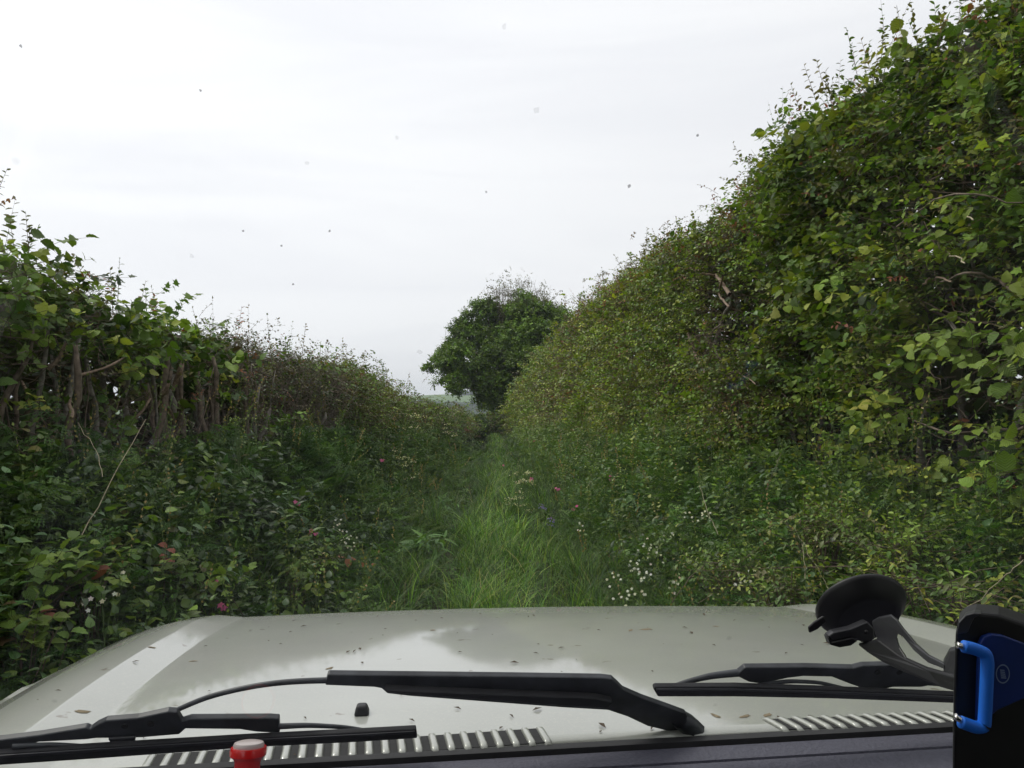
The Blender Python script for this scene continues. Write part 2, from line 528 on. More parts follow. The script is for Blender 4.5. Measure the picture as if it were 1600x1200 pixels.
def hedge_points(rng, n, side, Y0, Y1, top_frac=.22, thick=1.2, zlo=0.0, deep=.16):
    """points in the leafy shell of a hedge and the outward direction there"""
    fc, bk, tp = geom(side)
    s = sgn(side)
    Y = Y0 + (Y1 - Y0) * rng.rand(n) if Y0 <= 1 else Y0 * (Y1 / Y0) ** rng.rand(n)
    B, T = bk(Y) - .15, tp(Y)
    istop = rng.rand(n) < top_frac
    z = B + (T - B) * (zlo + (1 - zlo) * rng.rand(n))
    dep = np.minimum(rng.exponential(deep, n), .8)
    bump = .24 * nz(Y, z * 1.1, 0, 21 if s < 0 else 22, .42) + .12 * nz(Y, z, 0, 23, 1.3)
    round_ = np.clip((z - (T - .5)) / .5, 0, 1) ** 2 * .35
    lean = .05 * (z - B)
    x = fc(Y) + s * (dep + bump * -1 + round_ + lean)
    xt = fc(Y) + s * (.3 + thick * rng.rand(n))
    tb = .13 * nz(Y, xt, 0, 25, .5) + .07 * nz(Y, xt, 0, 26, 1.6)
    zt = T + tb - np.minimum(rng.exponential(deep, n), .6)
    x = np.where(istop, xt, x); z = np.where(istop, zt, z + 0 * tb)
    P = np.stack([x, Y, z], -1)
    D = np.stack([-s * np.where(istop, .15, 1.0), np.zeros(n), np.where(istop, 1.0, .35)], -1)
    D = D + .55 * rng.normal(size=(n, 3)) * np.array([1, 1.2, .8])
    return P, D, istop

def hole_mask(P, holes, rng):
    keep = np.ones(len(P), bool)
    for (cy, cz, ry, rz, pr) in holes:
        q = ((P[:, 1] - cy) / ry) ** 2 + ((P[:, 2] - cz) / rz) ** 2
        keep &= ~((q + .35 * rng.normal(size=len(P)) < 1) & (rng.rand(len(P)) < pr))
    return keep

def hedge(name, label, side, Y0, Y1, mixes, seed, holes=(), core=900, shoots=3.0, shoot_h=.35, twigs_n=0, thick=1.2, twig_mat=None, shoot_cols=None, cat='hedge', core_size=.11, top_frac=.22, near=False):
    rng = np.random.RandomState(seed)
    fc, bk, tp = geom(side); s = sgn(side)
    Ym = (Y0 + Y1) / 2
    root = empty(name, (float(fc(Ym) + s * .4), Ym, float(bk(Ym))), label, cat)
    fo, tw = Foliage(), Tubes()
    for (kind, n, K, L, size, cols, wts, deep, patch) in mixes:
        nc = max(8, n // 17)
        P0, D0, _ = hedge_points(rng, nc, side, Y0, Y1, top_frac, thick, deep=deep)
        P1, D1, _ = hedge_points(rng, n, side, Y0, Y1, top_frac, thick, deep=deep)
        j = rng.randint(0, nc, n); q = np.sqrt(np.maximum(P0[j][:, 1:2], 3) / 6) * .155
        P = P0[j] + rng.normal(size=(n, 3)) * q * np.array([.8, 1.1, .7]); D = D0[j] + .45 * rng.normal(size=(n, 3))
        solo = rng.rand(n) < .27
        P[solo] = P1[solo]; D[solo] = D1[solo]
        k = hole_mask(P, holes, rng)
        if patch == 'top': k &= P[:, 2] > tp(P[:, 1]) - .35 - .3 * rng.rand(n)
        elif patch is not None:                      # species grow in patches
            pf, ps, pt = patch
            k &= (nz(P[:, 1], P[:, 2], 0, ps, pf) + .25 * rng.normal(size=len(P))) > pt
        P, D = P[k], D[k]
        m = len(P)
        if m == 0: continue
        c = palette(cols, wts, m, .16, rng)
        pv = 1 + .34 * nz(P[:, 1], P[:, 2], P[:, 0], seed + 7, .5)
        c = c * pv[:, None]
        scale = np.sqrt(np.maximum(P[:, 1], 2.5) / max(Y0, 2.5)) if Y0 > 1 else np.ones(m)
        sprays(fo, tw, P - nrm(D) * (L * .5), D, L * (.6 + .8 * rng.rand(m)) * scale ** .5, K, size * scale, kind, c, rng, twr=.0016 * max(1, Ym / 8))
    fo.build('foliage', M_LEAFV if near else M_LEAF, root)
    # inner leaves that close the body of the hedge, inner shade put in their colour
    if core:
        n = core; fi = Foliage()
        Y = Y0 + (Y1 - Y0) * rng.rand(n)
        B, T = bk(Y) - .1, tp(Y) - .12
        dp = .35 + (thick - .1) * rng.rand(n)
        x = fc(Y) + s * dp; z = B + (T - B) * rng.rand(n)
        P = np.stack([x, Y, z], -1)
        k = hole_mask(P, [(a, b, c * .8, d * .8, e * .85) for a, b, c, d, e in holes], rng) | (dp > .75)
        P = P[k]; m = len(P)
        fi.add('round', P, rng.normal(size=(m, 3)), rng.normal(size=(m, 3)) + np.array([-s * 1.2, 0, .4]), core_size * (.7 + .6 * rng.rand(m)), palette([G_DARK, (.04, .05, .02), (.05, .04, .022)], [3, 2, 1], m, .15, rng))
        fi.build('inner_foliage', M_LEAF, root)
    # long young shoots above the top
    ns = int(shoots * (Y1 - Y0))
    if ns:
        Y = Y0 + (Y1 - Y0) * rng.rand(ns)
        x = fc(Y) + s * (.15 + .7 * rng.rand(ns))
        P = np.stack([x, Y, tp(Y) - .1 + .1 * nz(Y, x, 0, 25, .5)], -1)
        D = np.stack([.22 * rng.normal(size=ns), .22 * rng.normal(size=ns), np.ones(ns)], -1)
        L = shoot_h * (.4 + rng.rand(ns) ** 1.6 * 1.2)
        fs = Foliage()
        sz = .050 * max(1, (Ym / 9) ** .5)
        sc = shoot_cols or ([G_MID, G_OLI, RED], [2, 2, 1])
        sprays(fs, tw, P, D, L, 10, sz, 'oval', palette(*sc, ns, .15, rng), rng, droop=.02, updom=.9, twr=.0012 * max(1, Ym / 10), splay=.9)
        fs.build('shoot_foliage', M_LEAF, root)
    if twigs_n:
        P, D, it = hedge_points(rng, twigs_n, side, Y0, Y1, .12, thick, deep=.12)
        L = .12 + .24 * rng.rand(twigs_n)
        D = nrm(D + .6 * rng.normal(size=D.shape))
        ts = np.array([0, .35, .7, 1])
        wob = .022 * rng.normal(size=(twigs_n, 4, 3)); wob[:, 0] = 0
        pts = P[:, None] - D[:, None] * .12 + D[:, None] * (L[:, None, None] * ts[None, :, None]) + wob * L[:, None, None] * 2
        tw.add(pts, np.array([[1.3, 1, .8, .4]]) * .0024 * max(1, Ym / 11) * np.ones((twigs_n, 1)))
    tg = tw.build('twig', twig_mat or M_TWIG, root, smooth=False)
    tg['kind'] = 'stuff'
    return root

def stem_mesh(root, name, p0, p1, r0, r1, mat, rng, sides=8, K=9, wob=.03, jag=False):
    t = np.linspace(0, 1, K)
    p0, p1 = np.array(p0, float), np.array(p1, float)
    pts = p0 + (p1 - p0) * t[:, None]
    w = np.cumsum(rng.normal(size=(K, 3)), axis=0) * wob * np.array([1, 1, .2]); w -= t[:, None] * w[-1] * .5
    pts = pts + w
    rad = (r0 + (r1 - r0) * t) * (1 + .13 * rng.normal(size=K))
    if not jag: rad[-1] = max(r1 * .5, .002)
    d = nrm(np.gradient(pts, axis=0))
    a = nrm(np.cross(d, np.array([.3, 1, .1]))); b = np.cross(d, a)
    th = np.arange(sides) * 2 * math.pi / sides
    V = []
    lump = 1 + .12 * rng.normal(size=sides)
    for k in range(K):
        for j in range(sides):
            q = pts[k] + (a[k] * math.cos(th[j]) + b[k] * math.sin(th[j])) * rad[k] * lump[j] * (1 + .05 * rng.normal())
            if jag and k == K - 1: q = q + d[k] * rng.uniform(-.3, 1.0) * r0 * 3.2
            V.append(q)
    F = [(k * sides + j, k * sides + (j + 1) % sides, (k + 1) * sides + (j + 1) % sides, (k + 1) * sides + j) for k in range(K - 1) for j in range(sides)]
    V.append(pts[-1] - (d[-1] * r0 if jag else 0)); c = len(V) - 1
    Tt = [((K - 1) * sides + j, (K - 1) * sides + (j + 1) % sides, c) for j in range(sides)]
    V = np.array(V) - np.array(root.location)
    return mesh_np(name, V, [np.array(F), np.array(Tt)], mat, root, smooth=not jag)

Q = 1.0
# left side -----------------------------------------------------------------
HL = [(5.2, 1.62, 3.4, .45, .86), (3.0, 1.6, 2.0, .42, .75), (7.4, 1.5, 1.6, .36, .78)]
L0 = hedge('hazel_hedge', 'low flailed hazel hedge on the left bank with many bare upright stems under its leaves', 'L', 2.4, 8.0, [
    ('hazel', 1500, 5, .24, .062, [G_MID, G_LIT, G_YEL, G_DARK], [4, 3, 1, 2], .12, None),
    ('maple', 500, 5, .22, .055, [G_MID, G_LIT, G_DARK], [3, 2, 1], .1, None),
    ('haw', 3200, 6, .16, .036, [G_MID, G_DARK, G_OLI], [3, 2, 1], .14, (.5, 41, -.2)),
    ('oval', 1500, 7, .16, .030, [G_MID, G_OLI, RED], [3, 2, .6], .12, (.5, 42, 0))],
    101, HL, core=7500, core_size=.10, shoots=5, shoot_h=.30, twigs_n=1800, near=True, top_frac=.34, thick=1.7)
Lb = hedge('hazel_hedge', 'stretch of left hedge level with the vehicle, at the left picture edge', 'L', -6, 2.4, [
    ('round', 1500, 5, .28, .085, [G_MID, G_LIT, G_DARK], [3, 2, 2], .12, None)], 102, (), core=1200, shoots=0, near=False)
rng = np.random.RandomState(77)
tops = []
for i in range(62):
    Y = 2.9 + i * .10 + .1 * rng.normal()
    x = float(face_l(Y)) - .10 - .3 * rng.rand()
    z0 = float(gz(x, Y)) - .15
    h = rng.uniform(.85, 1.25)
    r = rng.choice([.007, .012, .02, .03, .042], p=[.3, .25, .2, .15, .1])
    e = (x + .10 * rng.normal(), Y + .16 * rng.normal(), z0 + h)
    stem_mesh(L0, 'stem', (x, Y, z0), e, r, r * .72, M_BARK if rng.rand() < .6 else M_BARKG, rng, jag=rng.rand() < .3, wob=.02)
    if r > .015: tops.append((e, r))
for e, r in tops[:22]:
    p = np.array(e) - np.array([0, 0, rng.uniform(.08, .5)])
    d = np.array([.45 * rng.normal() + .25, .5 * rng.normal(), rng.uniform(.2, 1)]); d = d / np.linalg.norm(d)
    stem_mesh(L0, 'broken_stub', p, p + d * rng.uniform(.10, .30), r * .7, r * .4, M_SPLIT, rng, K=5, jag=True, wob=.01, sides=7)
L1 = hedge('blackthorn_hedge', 'dark grey twiggy stretch of left hedge with few leaves, beyond the bare stems', 'L', 8.0, 12.6, [
    ('haw', 2400, 6, .2, .036, [G_DARK, G_OLI, (.09, .08, .05), GREY], [3, 2, 2, 1], .16, None),
    ('hazel', 420, 5, .26, .06, [G_MID, G_LIT], [2, 1], .08, (.4, 44, .1)),
    ('oval', 2000, 6, .2, .034, [G_OLI, G_MID, RED], [3, 2, 1], .12, (.4, 45, -.1))],
    103, [(10, 1.45, 2.6, .38, .55)], core=4000, shoots=6, shoot_h=.36, twigs_n=3600, twig_mat=simple('pale_twig', (.17, .135, .11), .9))
for i in range(16):
    Y = 8.1 + i * .28 + .1 * rng.normal(); x = float(face_l(Y)) - .1 - .25 * rng.rand(); z0 = float(gz(x, Y)) - .1
    r = rng.uniform(.012, .035)
    stem_mesh(L1, 'stem', (x, Y, z0), (x + .08 * rng.normal(), Y + .12 * rng.normal(), z0 + rng.uniform(.6, 1.0)), r, r * .7, M_BARKG, rng, jag=rng.rand() < .3, wob=.02)
L2 = hedge('hawthorn_hedge', 'olive green clipped stretch of left hedge with wispy arching shoots, before the hedge steps down', 'L', 12.6, 22.5, [
    ('haw', 4600, 6, .26, .050, [G_MID, G_OLI, G_LIT, BRN], [4, 3, 2, .5], .14, None),
    ('oval', 2800, 7, .26, .048, [G_LIT, G_OLI, RED], [4, 3, .4], .12, (.25, 46, -.1))],
    104, (), core=2600, shoots=5, shoot_h=.5, twigs_n=900, shoot_cols=([G_OLI, RED, G_MID], [2, .6, 2]))
L3 = hedge('hawthorn_hedge', 'low far left hedge with a reddish clipped top, bending across the lane end', 'L', 22.5, 44.2, [
    ('haw', 4200, 6, .34, .080, [G_MID, G_LIT, G_OLI, G_DARK], [4, 2, 2, 1], .12, None),
    ('oval', 1300, 6, .3, .07, [G_OLI, RED, BRN, G_MID], [3, 1, 1, 2], .08, (.12, 47, 0))],
    105, (), core=2000, shoots=3, shoot_h=.22, twigs_n=900, core_size=.16, shoot_cols=([BRN, RED, G_OLI], [2, 2, 2]))

def bush(name, label, cat, c, R, n, size, kind, cols, wts, seed, core=True, K=6, L=.25, group=None, mat=None, flat=0.0, thick=True):
    rng = np.random.RandomState(seed)
    c = np.array(c, float); R = np.array(R, float)
    root = empty(name, tuple(c - np.array([0, 0, R[2]])), label, cat, group)
    fo, tw = Foliage(), Tubes()
    d = nrm(rng.normal(size=(n, 3))); rr = rng.rand(n) ** .35
    wobble = 1 + .18 * nz(d[:, 0] * 2, d[:, 1] * 2, d[:, 2] * 2, seed, .6)
    P = c + d * R * (rr * wobble)[:, None]
    D = d + .4 * rng.normal(size=(n, 3)) + np.array([0, 0, .35])
    sprays(fo, tw, P - nrm(D) * L * .5, D, L * (.6 + .7 * rng.rand(n)), K, size, kind, palette(cols, wts, n, .16, rng), rng, twr=size * .035)
    fo.build('foliage', mat or M_LEAF, root)
    k = 9
    base = c - np.array([0, 0, R[2] * 1.02])
    dd = nrm(rng.normal(size=(k, 3))); dd[:, 2] = np.abs(dd[:, 2])
    ends = c + dd * R * .85
    ts = np.linspace(0, 1, 5)
    pts = base + (ends - base)[:, None] * ts[None, :, None] + .04 * R[0] * rng.normal(size=(k, 5, 3)) * ts[None, :, None]
    tw.add(pts, np.array([[1.6, 1.3, 1, .7, .4]]) * size * .12 * np.ones((k, 1)), 5)
    g = tw.build('twig', M_TWIG, root, smooth=False); g['kind'] = 'stuff'
    return root

bush('holly_bush', 'dark upright holly bush closing the far end of the left hedge', 'bush', (-1.95, 45.6, .75), (.5, 1.0, .82), 1500, .085, 'round', [(.03, .07, .02), (.05, .10, .028)], [2, 1], 201, K=6, L=.3)
bush('field_hedge', 'short pale green hedge seen through the gap between holly bush and right hedge', 'hedge', (-1.2, 60, .55), (4.0, .8, 1.15), 2600, .11, 'round', [G_OLI, G_MID, G_LIT], [3, 2, 1], 202, L=.35)

# right side ----------------------------------------------------------------
R0H = [(4.5, 2.02, .48, .60, 1.0), (4.7, 2.9, .5, .25, .7), (3.7, 1.5, .5, .22, .85), (5.2, 1.35, .5, .25, .8), (6.6, 1.45, .6, .25, .8), (6.0, 3.3, .5, .25, .6)]
R0 = hedge('hazel_hedge', 'tall leafy right hedge of hazel and hawthorn nearest the phone holder, with a dark hollow', 'R', 2.4, 7.6, [
    ('hazel', 1700, 5, .26, .066, [G_MID, G_LIT, G_YEL, G_DARK], [3, 4, 2, 1.5], .12, None),
    ('haw', 7600, 6, .18, .037, [G_MID, G_LIT, G_DARK, G_YEL], [3, 2, 1.2, .6], .17, None),
    ('oval', 4200, 7, .18, .034, [G_OLI, G_MID, RED, G_YEL], [3, 3, .5, 1], .14, (.5, 51, -.2)),
    ('maple', 800, 4, .2, .055, [G_LIT, G_YEL], [2, 1], .08, (.5, 52, -.1))],
    111, R0H, core=15000, thick=2.2, core_size=.10, shoots=9, shoot_h=.42, twigs_n=1300, near=True, shoot_cols=([G_OLI, G_MID, RED], [2, 2, 1.4]))
Rb = hedge('hazel_hedge', 'tall right hedge level with the vehicle, nearest the right edge of the picture', 'R', -6, 2.4, [
    ('round', 2200, 5, .28, .085, [G_MID, G_LIT, G_DARK], [3, 2, 2], .12, None)], 112, (), core=1800, shoots=0)
R1 = hedge('hawthorn_hedge', 'tall middle stretch of right hedge with a hole of broken brown branches', 'R', 7.6, 13.2, [
    ('haw', 6000, 6, .22, .050, [G_MID, G_LIT, G_YEL, G_DARK], [3, 4, 2, 1], .15, None),
    ('oval', 4600, 7, .20, .038, [G_OLI, BRN, RED, G_LIT], [4, 1, .6, 3], .12, (.33, 53, -.1)),
    ('hazel', 650, 5, .28, .075, [G_LIT, G_MID], [2, 2], .08, (.4, 54, 0)),
    ('oval', 3200, 8, .22, .038, [RED, BRN, G_OLI], [2, 2, 2], .08, 'top')],
    113, [(8.9, 2.75, .75, .42, .93), (9.6, 3.2, .4, .25, .6), (8.6, 1.6, .5, .2, .6)], core=11000, thick=2.0, shoots=8, shoot_h=.42, twigs_n=2600, shoot_cols=([RED, G_OLI, G_MID], [2, 2, 2]))
R2 = hedge('hawthorn_hedge', 'yellowish green stretch of right hedge beyond the broken branches, reddish along its top', 'R', 13.2, 24, [
    ('haw', 6000, 6, .28, .066, [G_LIT, G_YEL, G_OLI, G_MID], [4, 3, 1, 2], .13, None),
    ('oval', 3400, 7, .26, .050, [G_OLI, BRN, RED, G_LIT], [4, 1.2, .8, 3], .10, (.22, 55, 0)),
    ('hazel', 700, 5, .34, .09, [G_YEL, G_LIT], [3, 2], .06, (.25, 56, .05)),
    ('oval', 3000, 8, .28, .05, [RED, BRN, G_OLI], [2, 2, 2], .08, 'top')],
    114, (), core=4200, shoots=6, shoot_h=.5, twigs_n=1800, core_size=.14, shoot_cols=([RED, G_OLI, BRN], [2, 2, 2]))
R3 = hedge('hawthorn_hedge', 'farthest stretch of right hedge, running to the lane end beside the big tree', 'R', 24, 62, [
    ('haw', 6600, 6, .42, .105, [G_LIT, G_YEL, G_OLI, G_MID], [4, 3, 1, 2], .12, None),
    ('oval', 3200, 6, .4, .085, [G_OLI, BRN, RED], [3, 3, 1.2], .08, (.1, 57, 0))],
    115, (), core=4600, shoots=3, shoot_h=.5, twigs_n=1500, core_size=.2, shoot_cols=([RED, G_OLI, BRN], [1, 2, 2]))

def px_branch(root, name, pts, r0, r1, mat, X, rng, off=0.0, sides=7):
    """a branch lying in the hedge: pixel path, world side distance X fixes the depth"""
    q = []
    for k, (px, py) in enumerate(pts):
        u = (px - 800) / F_PX
        q.append(pixat(px, py, (X + .12 * math.sin(k * 2.3)) / u))
    q = np.array(q)
    t = np.linspace(0, 1, len(q)); tt = np.linspace(0, 1, 12)
    P = np.stack([np.interp(tt, t, q[:, i]) for i in range(3)], -1) + .006 * rng.normal(size=(12, 3))
    T_ = Tubes(); T_.add(P[None], np.interp(tt, [0, 1], [r0, r1])[None], sides)
    return T_.build(name, mat, root)
rng = np.random.RandomState(9)
for pts, r0, r1, m, X in [
    ([(1075, 520), (1092, 560), (1105, 590)], .022, .015, M_SPLIT, 2.42), ([(1050, 510), (1080, 545), (1092, 563)], .03, .02, M_SPLIT, 2.42),
    ([(1140, 460), (1120, 430), (1098, 428)], .025, .012, M_SPLIT, 2.45), ([(1145, 470), (1128, 500), (1118, 540)], .03, .03, M_BARKG, 2.7),
    ([(1130, 430), (1122, 460), (1140, 480)], .014, .012, M_SPLIT, 2.42), ([(1068, 530), (1110, 520), (1128, 505)], .012, .008, M_BARK, 2.4),
    ([(1085, 505), (1115, 540), (1124, 560)], .018, .012, M_BARK, 2.5), ([(1118, 595), (1150, 580), (1180, 600)], .012, .006, M_SPLIT, 2.45)]:
    px_branch(R1, 'broken_branch', pts, r0, r1, m, X, rng)
for pts, r0, r1, m, X in [
    ([(1415, 520), (1425, 440), (1440, 370), (1436, 300)], .024, .015, M_BARKG, 3.0), ([(1420, 465), (1460, 480), (1500, 520), (1530, 545)], .016, .010, M_BARKG, 2.8),
    ([(1520, 560), (1525, 470), (1515, 380), (1525, 300)], .02, .014, M_BARKG, 3.1), ([(1600, 460), (1560, 440), (1515, 424), (1470, 440)], .011, .005, M_BARK, 2.5),
    ([(1440, 446), (1465, 432), (1485, 440)], .008, .005, M_SPLIT, 2.5), ([(1600, 668), (1540, 676), (1480, 676), (1420, 655)], .009, .006, M_BARK, 2.6),
    ([(1600, 872), (1560, 905), (1530, 930)], .008, .006, M_SPLIT, 2.1), ([(1400, 355), (1460, 312), (1510, 300), (1600, 320)], .006, .004, M_BARK, 2.45),
    ([(1466, 380), (1480, 395), (1510, 410)], .005, .004, M_STRAW, 2.45), ([(1480, 322), (1500, 326), (1520, 342)], .005, .004, M_STRAW, 2.45)]:
    px_branch(R0, 'branch', pts, r0, r1, m, X, rng)
for i in range(12):                                  # upright trunks inside the near hedge
    Y = 3.0 + i * .4; x = float(face_r(Y)) + .35 + .3 * rng.rand(); z0 = float(gz(x, Y)) - .1
    stem_mesh(R0, 'stem', (x, Y, z0), (x + .2 * rng.normal(), Y + .25 * rng.normal(), z0 + rng.uniform(1.6, 2.4)), rng.uniform(.02, .045), .015, M_BARKG, rng, wob=.03)

def long_shoots(root, side, tips, seed, cols, name='long_shoot', L0_=.42, size=.055):
    rng = np.random.RandomState(seed); fc, bk, tp = geom(side); sg_ = sgn(side)
    for (px, py, lean) in tips:
        u = (px - 800) / F_PX; Y = 3.0
        for _ in range(30): Y = float(fc(Y) + sg_ * .35) / u * .6 + Y * .4
        tip = pixat(px, py, Y); Ls = L0_ * (Y / 6) ** .5 * rng.uniform(.8, 1.2)
        d = np.array([lean, .1 * rng.normal(), 1.0]); d /= np.linalg.norm(d)
        fo, tw = Foliage(), Tubes()
        sprays(fo, tw, (tip - d * Ls)[None], d[None], [Ls], 13, size * (Y / 7) ** .5, 'oval', palette(*cols, 1, .1, rng), rng, droop=0.0, updom=.6, twr=.0028 * (Y / 6) ** .5, start=.25, splay=.8)
        sprays(fo, tw, (tip - d * Ls * .8)[None], (d + .5 * rng.normal(size=3))[None], [Ls * .5], 7, size * .8 * (Y / 7) ** .5, 'oval', palette(*cols, 1, .1, rng), rng, droop=0.0, updom=.6, twr=.002, start=.3)
        b = tw.build(name, M_TWIG, root, smooth=False); fo_o = fo.build('foliage', M_LEAF, b)
        fo_o.data.transform(Matrix.Translation(-Vector(root.location)))
long_shoots(L0, 'L', [(12, 262, .3), (62, 350, .25), (40, 330, -.2), (187, 402, .05), (172, 420, -.1), (228, 438, .2), (300, 478, -.25), (378, 478, .2), (95, 405, .3), (135, 425, .3)], 71, ([G_OLI, RED, G_MID], [2, 1.2, 1]))
long_shoots(L1, 'L', [(478, 505, .1), (405, 520, .35), (445, 528, -.3)], 72, ([G_OLI, G_MID], [2, 1]))
long_shoots(L2, 'L', [(545, 560, -.1), (572, 562, .2), (606, 578, .4), (640, 600, .1)], 73, ([G_OLI, BRN], [1, 1]), size=.07)
long_shoots(R0, 'R', [(1424, 8, -.1), (1395, 40, -.3), (1322, 42, -.25), (1380, 30, .1), (1275, 92, -.2), (1256, 100, -.35), (1460, 5, 0), (1210, 168, -.45), (1235, 130, -.3), (1500, 2, .1), (1345, 60, -.3), (1290, 110, -.1)], 74, ([G_OLI, RED, G_MID], [2, 1.3, 1.5]), size=.065)
long_shoots(R1, 'R', [(1150, 275, -.3), (1112, 305, -.4), (1090, 338, -.35), (1170, 270, -.1), (1030, 365, -.3), (1004, 380, -.2), (1062, 350, -.2), (960, 398, -.5), (985, 398, -.1), (930, 432, -.3)], 75, ([G_OLI, RED, G_MID], [2, 1.5, 1]), size=.06)

# ------------------------------------------------------------------ the big tree beyond the lane
def big_tree():
    rng = np.random.RandomState(61)
    Yt = 68.0
    root = empty('broadleaf_tree', tuple(pixat(795, 645, Yt) * np.array([1, 1, 0]) + np.array([0, 0, .4])), 'big round dark green tree rising behind the far hedges at the end of the lane', 'tree')
    lobes = [(700, 578, 26, 1), (668, 577, 9, .6), (680, 574, 9, .6), (690, 560, 16, .8), (725, 560, 34, 1.2), (720, 530, 26, 1), (745, 590, 32, 1.1), (715, 600, 18, .8), (735, 505, 24, .85),
             (765, 545, 40, 1.3), (790, 510, 40, 1.2), (760, 490, 26, .7), (800, 570, 44, 1.4), (780, 610, 36, 1.1), (830, 540, 44, 1.3), (840, 500, 38, 1.1),
             (870, 510, 30, .8), (885, 495, 20, .5), (810, 485, 34, .8), (860, 560, 40, 1.1), (905, 530, 26, .6), (820, 610, 40, 1.1), (752, 625, 20, .6), (790, 638, 24, .6), (815, 466, 20, .3), (790, 462, 22, .3), (852, 482, 20, .4),
             (770, 470, 16, .25), (800, 455, 18, .22), (840, 470, 20, .35), (865, 478, 18, .3), (820, 440, 10, .1), (780, 450, 12, .12), (845, 455, 12, .15)]
    fo, tw = Foliage(), Tubes()
    fork = pixat(790, 600, Yt)
    li = 0
    for (px, py, r, dens) in lobes:
        for s in range(2 if dens > .6 else 1):
            dy = rng.uniform(-4.2, 4.2) if dens > .6 else rng.uniform(-1.5, 1.5)
            c = pixat(px, py, Yt + dy); R = r / F_PX * Yt
            n = int(52 * dens * (r / 30) ** 1.3 * 8)
            ns_ = max(4, int(5 + R * 5)); sd_ = nrm(rng.normal(size=(ns_, 3)) + np.array([0, 0, .15]))
            sc_c = c + sd_ * R * rng.uniform(.45, .95, (ns_, 1)); sb = (1 + .2 * rng.normal(size=ns_)).clip(.6, 1.5)
            ji = rng.randint(0, ns_, n); d = nrm(rng.normal(size=(n, 3)) + np.array([0, 0, .2]))
            P = sc_c[ji] + d * R * .36 * np.array([1.15, 1.15, .7]) * (rng.rand(n, 1) ** .5)
            if dens < .4: P = c + rng.normal(size=(n, 3)) * R * np.array([.8, .8, .75])
            D = d + np.array([0, 0, .25]) + .5 * rng.normal(size=(n, 3))
            base = [(.10, .185, .028), (.14, .25, .036), (.06, .12, .022)] if dens > .4 else [(.10, .13, .05), (.11, .11, .05)]
            wts = [3, 2, 2] if dens > .4 else [1, 1]
            col = palette(base, wts, n, .14, rng) * sb[ji][:, None]
            sprays(fo, None, P - nrm(D) * .3, D, .7, 6, .24 if dens > .4 else .15, 'dia', col, rng, updom=.9, droop=.15, wfac=1.25)
            # limb and twigs carrying this lobe
            mid = fork + (c - fork) * .5 + np.array([0, 0, -.04]) * abs(px - 790) * .2 + .3 * rng.normal(size=3)
            ts = np.linspace(0, 1, 6)[:, None]
            q = (1 - ts) ** 2 * fork + 2 * ts * (1 - ts) * mid + ts ** 2 * c
            tw.add(q[None], (np.array([.13, .10, .075, .055, .04, .02]) * (.45 + .3 * min(dens, 1)))[None], 5)
            k = 34 if dens < .4 else 8
            up_ = 1.0 if dens < .4 else 0.0
            e = c + nrm(rng.normal(size=(k, 3)) * (1 - .55 * up_) + np.array([0, 0, .5 + .6 * up_])) * R * rng.uniform(.8, 1.35, (k, 1)) - UPV * R * .6 * up_
            b_ = c[None] + rng.normal(size=(k, 3)) * R * (.3 + .5 * up_) - UPV * R * 1.2 * up_
            e = e + (b_ - c[None]) * .8 * up_ * np.array([1, 1, 0])
            m = b_ + (e - b_) * .5 + .10 * rng.normal(size=(k, 3))
            tw.add(np.stack([b_, m, e], 1), np.array([[.016, .011, .005]]) * np.ones((k, 1)))
            li += 1
    # hollow crown sides get plain twigs poking out of the top
    fo.build('crown', M_LEAF, root)
    b = pixat(795, 645, Yt); b[2] = .3
    stem_mesh(root, 'trunk', b, fork, .48, .3, M_BARK, rng, sides=12, wob=.05)
    tw.build('limb', M_BARK, root)
big_tree()

# ------------------------------------------------------------------ grass and undergrowth
def blades(name, pts_n, mat=M_GRASS):
    V, C, T, Q_, n0 = [], [], [], [], 0
    for (P, h, w, lean, az, col) in pts_n:
        n = len(P); K = 5
        ts = np.linspace(0, 1, K)
        dirv = np.stack([np.cos(az), np.sin(az), np.zeros(n)], -1)
        sidev = np.stack([-np.sin(az), np.cos(az), np.zeros(n)], -1)
        rows = []
        for k, t in enumerate(ts):
            c = P + UPV * (h * (t - .35 * lean * t ** 2.4))[:, None] + dirv * (h * lean * t ** 1.8)[:, None]
            if k < K - 1:
                ww = (w * (1 - t) ** .6 * .5)[:, None]
                rows += [c - sidev * ww, c + sidev * ww]
            else: rows.append(c)
        M = len(rows)
        A = np.stack(rows, 1)
        V.append(A.reshape(-1, 3)); C.append(np.repeat(col, M, 0))
        off = n0 + np.arange(n)[:, None, None] * M
        q = np.array([(2 * k, 2 * k + 1, 2 * k + 3, 2 * k + 2) for k in range(K - 2)])
        Q_.append((q[None] + off).reshape(-1, 4)); T.append((np.array([[M - 3, M - 2, M - 1]])[None] + off).reshape(-1, 3))
        n0 += n * M
    V = np.concatenate(V)
    return mesh_np(name, V, [np.concatenate(Q_), np.concatenate(T)], mat, None, {'col': np.concatenate(C)})

def scatter(rng, n, Y0, Y1, o0, o1):
    """points across the lane; offset o from the lane centre"""
    Y = Y0 * (Y1 / Y0) ** rng.rand(n)
    o = rng.uniform(o0, o1, n)
    x = lane_c(Y) + o
    return x, Y

